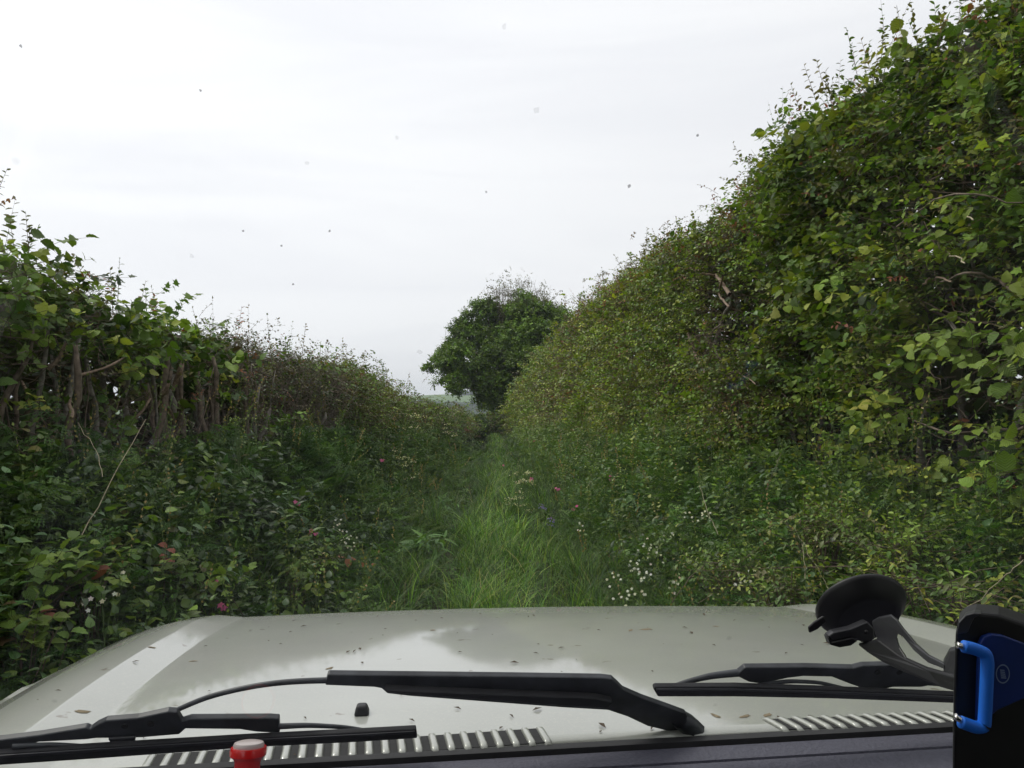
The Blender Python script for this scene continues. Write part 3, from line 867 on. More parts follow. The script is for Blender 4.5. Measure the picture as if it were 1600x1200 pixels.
rng = np.random.RandomState(301)
sets = []
for (n, Y0, Y1, o0, o1, h0, h1, w) in [(21000, 3.5, 10, -.9, 1.35, .18, .42, .0066), (19000, 10, 22, -.6, 1.25, .20, .44, .012), (12000, 22, 58, -.9, 1.3, .15, .32, .020), (11000, 4, 14, 1.2, 2.4, .22, .45, .006), (15000, 4, 22, -2.0, -.5, .22, .5, .0065)]:
    nt_ = n // 22; tx, ty = scatter(rng, nt_, Y0, Y1, o0, o1); jt = rng.randint(0, nt_, n)
    ra = rng.rand(n) * 6.283; rr_ = np.abs(rng.normal(size=n)) * .045 * np.sqrt(ty[jt] / 4)
    x, Y = tx[jt] + np.cos(ra) * rr_, ty[jt] + np.sin(ra) * rr_
    th_ = (.6 + .8 * rng.rand(nt_))[jt]; tcol = (1 + .35 * rng.normal(size=nt_))[jt].clip(.4, 1.9)
    o = x - lane_c(Y)
    clump = nz(x, Y, 0, 71, .8)
    rut = np.exp(-((o + .42 - .06 * np.sin(Y)) / .17) ** 2) + .8 * np.exp(-((o - .62) / .15) ** 2)
    k = (rng.rand(n) > rut * .93) & (clump + .5 * rng.normal(size=n) > -.8)
    x, Y, o, clump, ra, th_, tcol = x[k], Y[k], o[k], clump[k], ra[k], th_[k], tcol[k]; m = len(x)
    h = (h0 + (h1 - h0) * rng.rand(m)) * (1 + .35 * clump) * th_
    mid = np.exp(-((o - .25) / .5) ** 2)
    kk = (o > -.5) | (nz(x, Y, 0, 75, .7) > -.1)
    h = h * np.where(kk, 1, .45)
    col = palette([(.085, .21, .028), (.15, .32, .042), (.28, .42, .09), (.045, .12, .022), (.34, .33, .16)], [3, 2.6, 1.2, 3, .25], m, .15, rng)
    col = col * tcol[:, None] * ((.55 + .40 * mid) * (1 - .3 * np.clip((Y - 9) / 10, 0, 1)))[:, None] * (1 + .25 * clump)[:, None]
    az = ra + .8 * nz(x, Y, 0, 72, .6) + .3 * rng.normal(size=m)
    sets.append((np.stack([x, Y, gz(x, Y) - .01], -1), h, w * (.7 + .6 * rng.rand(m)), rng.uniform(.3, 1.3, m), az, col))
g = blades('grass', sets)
tag(g, 'long soft green grass growing over the middle of the lane', 'grass', kind='stuff')

def herb_layer(name, label, cat, specs, seed, mat=M_LEAF):
    rng = np.random.RandomState(seed)
    fo, tw = Foliage(), Tubes()
    for (kind, n, Y0, Y1, o0, o1, h0, h1, K, L, size, cols, wts, thr) in specs:
        x, Y = scatter(rng, n, Y0, Y1, o0, o1)
        k = nz(x, Y, 0, seed + hash_(kind), .55) + .35 * rng.normal(size=n) > thr
        o = x - lane_c(Y)
        k &= ~((np.abs(o + .42) < .12) | (np.abs(o - .62) < .12))
        edge = 1.15 + .35 * nz(Y, x * .3, 0, 93, .3)
        k &= (o < 0) | (o > edge) | (o1 < 1.2)
        x, Y = x[k], Y[k]; m = len(x)
        z = gz(x, Y)
        h = h0 + (h1 - h0) * rng.rand(m) ** 1.3
        h = h * (1 + .5 * nz(x, Y, 0, 91, .55)) * np.clip((np.abs(x - lane_c(Y)) - .45) / .9, .3, 1)
        sc = np.sqrt(Y / Y0)
        P = np.stack([x, Y, z - .02], -1)
        D = np.stack([.3 * rng.normal(size=m), .3 * rng.normal(size=m), np.ones(m)], -1)
        c = palette(cols, wts, m, .16, rng) * (1 + .2 * nz(x, Y, 0, 92, .9))[:, None]
        if kind == 'fern':
            for j in range(K):
                a = rng.rand(m) * 6.28
                d = np.stack([np.cos(a), np.sin(a), rng.uniform(.2, .9, m)], -1)
                fo.add('fern', P + UPV * (h * rng.uniform(.2, .9, m))[:, None], d, UPV + .3 * rng.normal(size=(m, 3)), size * sc * rng.uniform(.6, 1.2, m), c)
        else:
            sprays(fo, tw, P, D, h, K, size * sc, kind, c, rng, droop=.12, updom=1.1, splay=1.1, start=.1, twr=.0018)
    o = fo.build(name, mat, None)
    tag(o, label, cat, kind='stuff')
    if tw.V:
        t = tw.build('stem', M_STEM, None); t.parent = o; t['kind'] = 'stuff'
    return o
def hash_(s): return sum(ord(c) for c in s) % 50

herb_layer('verge_undergrowth', 'dense nettles, brambles and cow parsley leaves covering the left verge', 'undergrowth', [
    ('nettle', 3600, 2.0, 9, -2.7, -1.0, .2, .55, 9, 0, .062, [G_DARK, G_MID, (.05, .12, .035)], [3, 3, 2], -.35),
    ('fern', 2200, 2.2, 12, -2.6, -.6, .15, .5, 5, 0, .12, [(.06, .14, .035), (.09, .18, .04), G_DARK], [3, 2, 2], -.3),
    ('round', 1500, 2.0, 9, -2.6, -.9, .15, .5, 6, 0, .055, [G_MID, G_LIT, G_OLI], [3, 2, 1], .1),
    ('maple', 500, 2.0, 8, -2.6, -.9, .2, .5, 5, 0, .06, [G_MID, G_LIT, BRN], [3, 2, .6], .2),
    ('nettle', 4200, 9, 26, -2.6, -.75, .2, .5, 8, 0, .075, [G_DARK, G_MID, G_LIT], [3, 3, 1], -.3),
    ('fern', 2600, 9, 30, -2.6, -.6, .15, .5, 4, 0, .18, [(.07, .15, .035), (.10, .19, .04)], [1, 1], -.3),
    ('nettle', 2600, 26, 50, -2.6, -.7, .2, .5, 7, 0, .12, [G_MID, G_LIT, G_DARK], [3, 1, 2], -.4)], 401)
herb_layer('verge_undergrowth', 'dense herbs and bramble leaves covering the right verge up to the hedge', 'undergrowth', [
    ('nettle', 3200, 2.0, 9, 1.0, 2.8, .2, .5, 9, 0, .055, [G_DARK, G_MID, (.06, .14, .035)], [2, 3, 2], -.3),
    ('fern', 2400, 2.2, 12, .8, 2.7, .15, .45, 5, 0, .12, [(.07, .16, .035), (.11, .21, .045)], [3, 2], -.3),
    ('oval', 2600, 2.0, 9, 1.0, 2.8, .2, .55, 10, 0, .042, [G_OLI, G_YEL, G_LIT, G_MID], [1, .6, 2, 4], -.1),
    ('haw', 1500, 3.0, 13, 1.7, 2.9, .3, .8, 12, 0, .040, [G_MID, G_LIT, G_YEL, G_DARK], [3, 2, 1, 1], -.2),
    ('haw', 2000, 13, 40, 1.5, 3.1, .3, .9, 12, 0, .06, [G_MID, G_LIT, G_OLI], [3, 2, 1], -.2),
    ('nettle', 4200, 9, 26, .8, 2.9, .2, .5, 8, 0, .075, [G_MID, G_LIT, (.06, .15, .035)], [3, 2, 2], -.3),
    ('fern', 2600, 9, 30, .7, 2.9, .15, .45, 4, 0, .18, [(.08, .17, .04), (.12, .22, .05)], [1, 1], -.3),
    ('nettle', 2600, 26, 52, .7, 3.2, .2, .5, 7, 0, .12, [G_MID, G_LIT], [2, 2], -.4)], 402)
herb_layer('lane_weeds', 'low broad leaved weeds mixed into the grass of the lane', 'weeds', [
    ('round', 1100, 4, 14, -1.2, .1, .08, .3, 6, 0, .045, [G_MID, (.07, .15, .05), G_DARK], [1, 1, 1], .0),
    ('fern', 1500, 5, 34, -1.3, 0.0, .12, .36, 4, 0, .11, [(.06, .14, .035), G_MID, G_DARK], [1, 1, 1], -.3),
    ('nettle', 1500, 9, 50, -1.0, 1.19, .15, .38, 7, 0, .05, [G_MID, (.06, .13, .035), G_DARK], [2, 2, 1], -.1),
    ('haw', 1200, 4.5, 14, -1.3, -.3, .15, .4, 8, 0, .035, [G_MID, G_DARK, G_LIT], [2, 2, 1], .1),
    ('long', 900, 5, 24, -1.1, 1.1, .1, .25, 6, 0, .12, [G_MID, G_LIT], [1, 1], 0)], 403)

def stalks():
    rng = np.random.RandomState(405); T_ = Tubes(); fo = Foliage()
    for (n, o0, o1, Y0, Y1) in ((420, -2.6, -.7, 3, 22), (420, .9, 2.7, 3.2, 22)):
        x, Y = scatter(rng, n, Y0, Y1, o0, o1); z = gz(x, Y)
        h = rng.uniform(.5, .95, n); b = np.stack([x, Y, z], -1)
        l = rng.normal(size=(n, 3)) * .12 * np.array([1, 1, 0])
        m = b + UPV * h[:, None] * .55 + l * .4; e = b + UPV * h[:, None] + l * 1.3
        T_.add(np.stack([b, m, e], 1), np.array([[.0022, .0018, .001]]) * np.sqrt(Y / 4)[:, None])
        c = palette([(.16, .22, .07), (.28, .24, .13), (.10, .18, .05)], [2, 1, 2], n, .15, rng)
        for k in range(9):
            t = .72 + .28 * k / 8
            p = m + (e - m) * ((t - .55) / .45)
            fo.add('dia', p, l + .4 * rng.normal(size=(n, 3)) + UPV * .8, rng.normal(size=(n, 3)), .020 * np.sqrt(Y / 4), c, 1.0)
    o = T_.build('tall_grass_stalk', M_STEM); tag(o, 'thin tall seeding stalks standing above both verges', 'grass', kind='stuff')
    f = fo.build('seed_head', M_GRASS); f.parent = o; f['kind'] = 'stuff'
stalks()

# ------------------------------------------------------------------ single plants one can point at
def ground_hit(px, py, h):
    d = pixdir(px, py); t = 1.5
    while t < 80:
        p = np.array([0, 0, CAM_Z]) + d * t
        if p[2] < float(gz(p[0], p[1])) + h: break
        t += .03
    return p

def petals(fo, P, up, r, n, col, wid=.8, rng=rs):
    for k in range(n):
        a = k * 2 * math.pi / n + rng.rand(len(P)) * .3
        e1 = nrm(np.cross(up, np.array([.31, .2, .9]))); e2 = np.cross(up, e1)
        d = e1 * np.cos(a)[:, None] + e2 * np.sin(a)[:, None] + up * .25
        fo.add('round', P, d, up, r, col, wid)

def flower_plant(name, label, cat, group, px, py, h, cols, fr, npet, nfl, spread, seed, bell=False):
    rng = np.random.RandomState(seed)
    top = ground_hit(px, py, h)
    g0 = np.array([top[0], top[1], float(gz(top[0], top[1]))])
    root = empty(name, tuple(g0), label, cat, group)
    T_ = Tubes(); 
    heads = []
    for k in range(nfl):
        hd = top + np.array([rng.uniform(-1, 1) * spread, rng.uniform(-1, 1) * spread, rng.uniform(-1, 1) * spread * .8])
        heads.append(hd)
        b = g0 + np.array([rng.normal() * .02, rng.normal() * .02, 0])
        m = (b + hd) / 2 + np.array([rng.normal() * .02, rng.normal() * .02, .03])
        T_.add(np.array([[b, m, hd]]), np.array([[.003, .0025, .0015]]))
    T_.build('stem', M_STEM, root)
    for hd in heads:
        fo = Foliage()
        c = palette(cols, [1] * len(cols), 1, .1, rng)
        up = nrm(np.array([[-.3 * hd[0] / 3 + .3 * rng.normal(), -.75 + .3 * rng.normal(), .6]]))
        if bell:
            n = 7
            P = hd + np.array([[.012 * j, 0, -.006 * j] for j in range(n)]) + .008 * rng.normal(size=(n, 3))
            D = np.stack([rng.normal(size=n), -np.abs(rng.normal(size=n)), -.8 * np.ones(n)], -1)
            fo.add('round', P, D, rng.normal(size=(n, 3)), fr, np.repeat(c, n, 0), .7)
            fo.add('round', P, D, rng.normal(size=(n, 3)), fr, np.repeat(c, n, 0), .7)
        else:
            petals(fo, hd[None], up, fr, npet, c, .8, rng)
        fo.build('flower', M_PETAL, root)
    return root

PINK, WHITE, BLUE = [(.60, .16, .38), (.52, .13, .34)], [(.78, .80, .76)], [(.24, .24, .62), (.28, .26, .60)]
pinks = [((872, 765), 5, 'pink campion with the largest cluster of blooms, on the right verge beside the lane grass'), ((898, 793), 2, 'pink campion with a small bloom just right of the two blue flowers'),
         ((957, 747), 2, 'pink campion bloom highest on the right bank, above the white flowers'), ((836, 690), 4, 'pink campion spike by a dry twig at the foot of the right hedge'),
         ((785, 726), 1, 'lone faint pink bloom at the far right edge of the lane grass'), ((830, 748), 4, 'loose pink campion above the pale frothy flowers of the right verge'),
         ((490, 829), 4, 'pink campion cluster beside the white flowers on the left verge'), ((466, 787), 2, 'pink campion higher on the left bank, above the left cluster'),
         ((350, 951), 2, 'pink campion just above the left corner of the bonnet'), ((335, 911), 3, 'pink campion among broad leaves left of the lane, second above the bonnet corner'),
         ((597, 717), 3, 'far pink campion by white umbels on the left verge')]
for i, ((px, py), nf, lab) in enumerate(pinks):
    flower_plant('campion', lab, 'flower', 'pink campion plants on the verges', px, py, .48, PINK, .022 if py > 740 else .028, 5, nf, .035, 500 + i)
blues = [((843, 788), 4, 'deep blue bluebell clump, left of the two lower right verge clumps'), ((858, 813), 3, 'bluebell clump lowest on the right verge, nearest the lane grass'), ((897, 742), 2, 'small bluebell higher on the right bank')]
for i, ((px, py), nf, lab) in enumerate(blues):
    flower_plant('bluebell', lab, 'flower', 'bluebells on the right verge', px, py, .36, BLUE, .022, 5, nf, .05, 540 + i, True)
whites = [((1097, 806), 7, 'white stitchwort with the brightest blooms, highest on the right bank'), ((1073, 808), 2, 'white stitchwort pair left of the brightest white blooms'), ((1020, 850), 3, 'white stitchwort in the middle of the right verge drift'),
          ((1012, 862), 3, 'white stitchwort under the middle of the drift'), ((1030, 872), 3, 'white stitchwort right of the middle of the drift'), ((990, 888), 7, 'white stitchwort clump at the left end of the right verge drift'),
          ((1010, 897), 4, 'white stitchwort right of the left end clump'), ((965, 910), 3, 'white stitchwort nearest the lane, low on the right verge'), ((995, 921), 4, 'white stitchwort in the second lowest row above the bonnet'),
          ((966, 934), 3, 'white stitchwort just above the bonnet edge, right of the grass'), ((1160, 905), 5, 'white stitchwort group above the right half of the bonnet'), ((1062, 919), 3, 'white stitchwort pair beside a dark stick above the bonnet'),
          ((906, 825), 4, 'white stitchwort right of the lane grass, below the bluebells'), ((1040, 843), 2, 'white stitchwort above the drift near the brown leaves'), ((524, 822), 3, 'white stitchwort at the upper end of the left verge drift'),
          ((536, 838), 5, 'white stitchwort in the middle of the left verge drift'), ((552, 850), 4, 'white stitchwort at the lower end of the left verge drift'), ((163, 917), 2, 'white bloom among dark leaves above the left part of the bonnet'), ((146, 948), 2, 'white bloom lower left, above the bonnet edge')]
for i, ((px, py), nf, lab) in enumerate(whites):
    flower_plant('stitchwort', lab, 'flower', 'white stitchwort on the verges', px, py, .46, WHITE, .0115, 5, nf + 3, .07, 560 + i)

def umbel_plant(label, px, py, h, n, r, seed, stems=5, col=(.62, .66, .52)):
    rng = np.random.RandomState(seed)
    top = ground_hit(px, py, h)
    g0 = np.array([top[0], top[1], float(gz(top[0], top[1]))])
    root = empty('cow_parsley', tuple(g0), label, 'flower', 'cow parsley in bloom')
    T_ = Tubes(); fo = Foliage(); fl = Foliage()
    for k in range(stems):
        hd = top + np.array([rng.uniform(-1, 1) * r, rng.uniform(-1, 1) * r, rng.uniform(-.8, .5) * r * 1.6])
        m = (g0 + hd) / 2 + np.array([0, 0, .05])
        T_.add(np.array([[g0, m, hd]]), np.array([[.005, .004, .002]]))
        q = hd + np.array([1, 1, .35]) * r * .28 * rng.normal(size=(n, 3))
        T_.add(np.stack([np.repeat(hd[None] - UPV * .04, n, 0), (q + hd) / 2 - UPV * .01, q], 1), np.array([[.0015, .0012, .001]]) * np.ones((n, 1)))
        fl.add('round', q, rng.normal(size=(n, 3)), UPV + .6 * rng.normal(size=(n, 3)), .013 * max(1, top[1] / 8), palette([col], [1], n, .12, rng), 1.2)
    T_.build('stem', M_STEM, root)
    fl.build('flower_head', M_PETAL, root)
    m = 26
    fo.add('fern', g0 + np.array([.3, .3, .3]) * rng.rand(m, 3) * np.array([1, 1, 1.3]) - np.array([.15, .15, 0]), rng.normal(size=(m, 3)) + UPV * .5, UPV + .3 * rng.normal(size=(m, 3)), .16, palette([(.07, .16, .035)], [1], m, .15, rng))
    fo.build('leaf', M_LEAF, root)
for i, (lab, px, py, h, n, r, st) in enumerate([
    ('frothy pale cow parsley at the right edge of the lane grass, upper plant', 818, 745, .5, 16, .16, 9), ('frothy pale cow parsley at the right edge of the lane grass, lower plant', 808, 778, .45, 14, .14, 8),
    ('tall cow parsley under the low far left hedge, nearest the lane', 700, 668, .8, 12, .2, 5), ('cow parsley against the left hedge below its wispy top', 652, 660, .9, 12, .25, 6),
    ('cow parsley with flat white heads in the middle of the left verge', 638, 728, .6, 12, .16, 5), ('cow parsley below the middle of the left verge', 628, 712, .6, 12, .14, 5),
    ('slim greenish cow parsley standing high before the bare hedge stems', 378, 660, .75, 8, .10, 6)]):
    umbel_plant(lab, px, py, h, n, r, 600 + i, st, (.62, .66, .52) if i < 6 else (.25, .34, .12))

def leafy_plant(name, label, cat, group, px, py, h, kind, size, nlv, spread, cols, wts, seed, K=6, mat=None):
    rng = np.random.RandomState(seed)
    top = ground_hit(px, py, h)
    g0 = np.array([top[0], top[1], float(gz(top[0], top[1]))])
    root = empty(name, tuple(g0), label, cat, group)
    fo, tw = Foliage(), Tubes()
    P = g0 + np.stack([rng.normal(size=nlv) * spread * .35, rng.normal(size=nlv) * spread * .35, rng.uniform(.3, .8, nlv) * h], -1)
    e = top + np.stack([rng.normal(size=nlv) * spread, rng.normal(size=nlv) * spread, rng.normal(size=nlv) * .08], -1)
    L = np.linalg.norm(e - P, axis=1)
    sprays(fo, tw, P, e - P, L, K, size, kind, palette(cols, wts, nlv, .14, rng), rng, updom=1.3, twr=.002, start=.3)
    b = np.repeat(g0[None], nlv, 0)
    tw.add(np.stack([b, (b + P) / 2, P], 1), np.array([[.004, .003, .002]]) * np.ones((nlv, 1)))
    fo.build('foliage', mat or M_LEAFV, root)
    t = tw.build('stem', M_TWIG if name != 'dock' else M_STEM, root)
    return root
SAP = [((150, 870), 'broad leaved sapling with pale leaves low in the left undergrowth'), ((255, 855), 'light green hazel sapling with reddish young leaves on the left verge'), ((330, 880), 'hazel sapling with round pale leaves above the left bonnet corner'),
       ((455, 880), 'leafy sapling leaning over the left edge of the lane'), ((505, 850), 'small hazel sapling nearest the white flowers of the left verge'), ((205, 745), 'single bright leafed sprig below the bare hedge stems'),
       ((40, 930), 'large leaved sapling at the lower left edge of the picture'), ((60, 830), 'dark leaved sapling against the left edge of the picture')]
for i, ((px, py), lab) in enumerate(SAP):
    small = i == 5
    leafy_plant('hazel_sapling', lab, 'sapling', 'saplings in the left undergrowth', px, py, .55, 'hazel', .062, 5 if small else 17, .05 if small else .17, [G_MID, G_LIT, G_YEL, RED], [6, 4, .5, .3], 620 + i, K=4 if small else 5)
for i, (px, py, lab) in enumerate([(1290, 770, 'blackthorn bush with small yellow green leaves in front of the right hedge'), (1130, 850, 'low sprawling blackthorn above the right part of the bonnet'), (1400, 800, 'blackthorn bush behind the suction cup, between hedge and vehicle'), (1230, 880, 'small blackthorn left of the suction cup'), (1480, 860, 'dark leaved bush above the phone holder')]):
    leafy_plant('blackthorn_bush', lab, 'bush', 'low bushes on the right verge', px, py, .62, 'oval', .040, 60, .24, [G_OLI, G_YEL, G_LIT, G_MID], [1, .7, 3, 4], 640 + i, K=9, mat=M_LEAF)
for i, (px, py, lab) in enumerate([(1010, 770, 'clump of large dark dock leaves on the right verge'), (660, 840, 'pale toothed dock leaves in the grass left of the lane middle'), (690, 780, 'dock with upright bright leaves on the left edge of the lane')]):
    leafy_plant('dock', lab, 'plant', 'dock plants', px, py, .32, 'long' if i else 'nettle', .2, 14, .12, [(.06, .15, .05), (.09, .2, .05)], [1, 1], 660 + i, K=3)
for i, (px, py, lab) in enumerate([(1560, 570, 'hazel spray with large ribbed leaves hanging at the right edge of the picture'), (1440, 540, 'hazel spray with big pale leaves in front of the dark hollow'), (1340, 640, 'overlapping hazel leaves under the dark hollow'), (1580, 760, 'hazel spray with sunlit leaves right of the dark gap above the phone holder')]):
    rg = np.random.RandomState(680 + i)
    Y = 2.25 / ((px - 800) / F_PX); c = pixat(px, py, Y)
    root = empty('hazel_spray', tuple(c), lab, 'branch', 'large leaved hazel sprays')
    fo, tw = Foliage(), Tubes()
    m = 16
    P = c + np.array([.28, .1, .06]) * np.ones((m, 3)) + .05 * rg.normal(size=(m, 3))
    e = c + np.array([.1, .16, .13]) * rg.normal(size=(m, 3))
    sprays(fo, tw, P, e - P, np.linalg.norm(e - P, axis=1), 4, .08, 'hazel', palette([G_LIT, G_YEL, G_MID], [3, 1.5, 1], m, .12, rg), rg, updom=.8, start=.35, twr=.002)
    fo.build('foliage', M_LEAFV, root); tw.build('twig', M_TWIG, root)

def stick(label, pts, Y, r, mat, X=None):
    q = [pixat(px, py, yy) for (px, py), yy in zip(pts, Y)]
    root_p = q[0]
    T_ = Tubes(); q = np.array(q); tt = np.linspace(0, 1, 10); t = np.linspace(0, 1, len(q))
    P = np.stack([np.interp(tt, t, q[:, i]) for i in range(3)], -1)
    P[1:-1] += .004 * np.random.RandomState(int(r * 1e5) + len(label)).normal(size=(8, 3))
    T_.add(P[None], np.linspace(r, r * .5, 10)[None] * .58, 5)
    o = T_.build('dry_stem', mat, None)
    tag(o, label, 'stem', 'dry stems leaning in the undergrowth')
stick('long straw coloured bramble cane leaning before the bare stems on the left', [(128, 836), (180, 740), (228, 655)], [3.35, 3.5, 3.7], .0042, M_STRAW)
stick('slim pale stalk rising left of the long straw cane', [(160, 745), (148, 700), (122, 660)], [3.6, 3.7, 3.8], .003, M_STRAW)
stick('pale straw stalk above the brightest white flowers', [(1122, 835), (1108, 805), (1092, 758)], [5.2, 5.3, 5.5], .0045, M_STRAW)
stick('long pale stalk leaning over the low blackthorn left of the suction cup', [(1298, 925), (1275, 885), (1242, 826)], [3.6, 3.7, 3.8], .0038, M_STRAW)
stick('upright pale stalk crossing the long stalk left of the suction cup', [(1258, 905), (1256, 870), (1253, 850)], [3.6, 3.65, 3.7], .003, M_STRAW)
stick('dark curved stick rising from behind the bonnet on the right', [(1050, 942), (1075, 905), (1102, 880)], [4.6, 4.6, 4.7], .0055, M_BARK)
stick('dark thin stick lying level above the dark curved stick', [(1102, 878), (1140, 884), (1186, 888)], [4.6, 4.5, 4.5], .0045, M_BARK)
stick('reddish twig hanging under the hazel leaves of the right hedge', [(1198, 765), (1210, 735), (1221, 708)], [4.9, 4.9, 5.0], .0035, M_TWIG)
stick('white dry stem bending beside the phone holder', [(1505, 965), (1502, 940), (1495, 908)], [2.6, 2.6, 2.6], .002, M_STRAW)
stick('pale dry stick at the lower right edge above the phone holder', [(1600, 875), (1570, 900), (1500, 962)], [2.3, 2.4, 2.6], .004, M_STRAW)

# ------------------------------------------------------------------ the vehicle the picture is taken from
TH = math.radians(7.3)
CO = 0.295                                            # camera sits this far left of the centre line
RV = np.array([math.cos(TH), math.sin(TH), 0]); FV = np.array([-math.sin(TH), math.cos(TH), 0])
car_loc = RV * CO
car = empty('off_road_vehicle', tuple(car_loc), 'pale silver off road vehicle with bonnet and wipers filling the foreground', 'vehicle', None, TH)
def loc(p):
    p = np.asarray(p, float) - car_loc
    return np.stack([p @ RV, p @ FV, p[..., 2]], -1)
def pl(V, F, name, mat, parent=None, smooth=False, bevel=0.0, seg=2, label=None):
    me = bpy.data.meshes.new(name)
    me.from_pydata([tuple(map(float, v)) for v in V], [], [tuple(map(int, f)) for f in F])
    bm = bmesh.new(); bm.from_mesh(me)
    bmesh.ops.recalc_face_normals(bm, faces=bm.faces)
    bm.to_mesh(me); bm.free()
    if smooth:
        for p in me.polygons: p.use_smooth = True
    o = link_mesh(name, me, mat, parent if parent is not None else car)
    if bevel:
        md = o.modifiers.new('bevel', 'BEVEL'); md.width = bevel; md.segments = seg; md.limit_method = 'ANGLE'; md.angle_limit = math.radians(35)
    if label: o['label'] = label
    return o

def paint_mat():
    m, nt, out = new_mat('silver_paint')
    b = nt.nodes.new('ShaderNodeBsdfPrincipled')
    b.inputs['Metallic'].default_value = 0.25
    b.inputs['Coat Weight'].default_value = 1.0
    b.inputs['Coat IOR'].default_value = 1.6
    t = nt.nodes.new('ShaderNodeTexCoord')
    n = nt.nodes.new('ShaderNodeTexNoise'); n.inputs['Scale'].default_value = 3.0; n.inputs['Detail'].default_value = 7
    nt.links.new(t.outputs['Object'], n.inputs['Vector'])
    r = nt.nodes.new('ShaderNodeValToRGB')
    r.color_ramp.elements[0].position = .35; r.color_ramp.elements[0].color = (.36, .37, .33, 1)
    r.color_ramp.elements[1].position = .7; r.color_ramp.elements[1].color = (.43, .44, .40, 1)
    nt.links.new(n.outputs['Fac'], r.inputs['Fac'])
    # dried dust and specks
    n2 = nt.nodes.new('ShaderNodeTexNoise'); n2.inputs['Scale'].default_value = 260; n2.inputs['Detail'].default_value = 3
    nt.links.new(t.outputs['Object'], n2.inputs['Vector'])
    r2 = nt.nodes.new('ShaderNodeValToRGB')
    r2.color_ramp.elements[0].position = .52; r2.color_ramp.elements[0].color = (0, 0, 0, 1)
    r2.color_ramp.elements[1].position = .66; r2.color_ramp.elements[1].color = (1, 1, 1, 1)
    nt.links.new(n2.outputs['Fac'], r2.inputs['Fac'])
    mp_ = nt.nodes.new('ShaderNodeSeparateXYZ'); nt.links.new(t.outputs['Object'], mp_.inputs[0])
    fr = nt.nodes.new('ShaderNodeMapRange'); fr.inputs['From Min'].default_value = 1.6; fr.inputs['From Max'].default_value = 2.1
    fr.inputs['To Min'].default_value = .12; fr.inputs['To Max'].default_value = .55
    nt.links.new(mp_.outputs['Y'], fr.inputs['Value'])
    mu = nt.nodes.new('ShaderNodeMath'); mu.operation = 'MULTIPLY'
    nt.links.new(r2.outputs[0], mu.inputs[0]); nt.links.new(fr.outputs[0], mu.inputs[1])
    mx_ = nt.nodes.new('ShaderNodeMixRGB'); mx_.inputs['Color2'].default_value = (.62, .60, .47, 1)
    nt.links.new(mu.outputs[0], mx_.inputs['Fac']); nt.links.new(r.outputs[0], mx_.inputs['Color1'])
    # dark flecks of leaf litter and splashes
    v = nt.nodes.new('ShaderNodeTexVoronoi'); v.inputs['Scale'].default_value = 13; v.inputs['Randomness'].default_value = 1
    nd = nt.nodes.new('ShaderNodeTexNoise'); nd.inputs['Scale'].default_value = 40
    nt.links.new(t.outputs['Object'], nd.inputs['Vector'])
    ad = nt.nodes.new('ShaderNodeMixRGB'); ad.blend_type = 'ADD'; ad.inputs['Fac'].default_value = .05
    nt.links.new(t.outputs['Object'], ad.inputs['Color1']); nt.links.new(nd.outputs['Color'], ad.inputs['Color2'])
    nt.links.new(ad.outputs[0], v.inputs['Vector'])
    r3 = nt.nodes.new('ShaderNodeValToRGB')
    r3.color_ramp.elements[0].position = .06; r3.color_ramp.elements[0].color = (.7, .7, .7, 1)
    r3.color_ramp.elements[1].position = .105; r3.color_ramp.elements[1].color = (0, 0, 0, 1)
    nt.links.new(v.outputs['Distance'], r3.inputs['Fac'])
    mx2 = nt.nodes.new('ShaderNodeMixRGB'); mx2.inputs['Color2'].default_value = (.14, .10, .06, 1)
    nt.links.new(r3.outputs[0], mx2.inputs['Fac']); nt.links.new(mx_.outputs[0], mx2.inputs['Color1'])
    nt.links.new(mx2.outputs[0], b.inputs['Base Color'])
    b.inputs['Roughness'].default_value = .5
    cr_ = nt.nodes.new('ShaderNodeMapRange'); cr_.inputs['To Min'].default_value = .025; cr_.inputs['To Max'].default_value = .11
    nt.links.new(n.outputs['Fac'], cr_.inputs['Value']); nt.links.new(cr_.outputs[0], b.inputs['Coat Roughness'])
    nt.links.new(b.outputs[0], out.inputs['Surface'])
    return m
M_PAINT = paint_mat()
M_RUBBER = simple('black_rubber', (.018, .018, .02), .75, noise=.3, nscale=30)
M_WIPER = simple('faded_black_metal', (.034, .037, .042), .42, noise=.45, nscale=35, spec=.5)
M_BLACK = simple('black_plastic', (.006, .006, .007), .5, noise=.2, nscale=60)
M_GREYP = simple('grey_plastic', (.032, .032, .036), .36, noise=.15, nscale=40)
M_DASH = simple('slate_dashboard', (.078, .078, .105), .62, noise=.10, nscale=180, bump=.25)
M_BLUE = simple('bright_blue_rubber', (.008, .15, .68), .6, noise=.08, nscale=30)
M_BLUED = simple('deep_blue_plastic', (.004, .025, .16), .45, noise=.1, nscale=30)
M_PALEB = simple('pale_print', (.20, .27, .42), .5)
M_STEEL = simple('bright_steel', (.7, .68, .64), .25, metal=1.0)
M_RED = simple('red_plastic', (.62, .012, .012), .3, coat=.5, noise=.05)
M_PALE = simple('pale_collar', (.5, .44, .42), .3, noise=.1)
M_DARKV = simple('vent_shadow', (.012, .012, .012), .8)

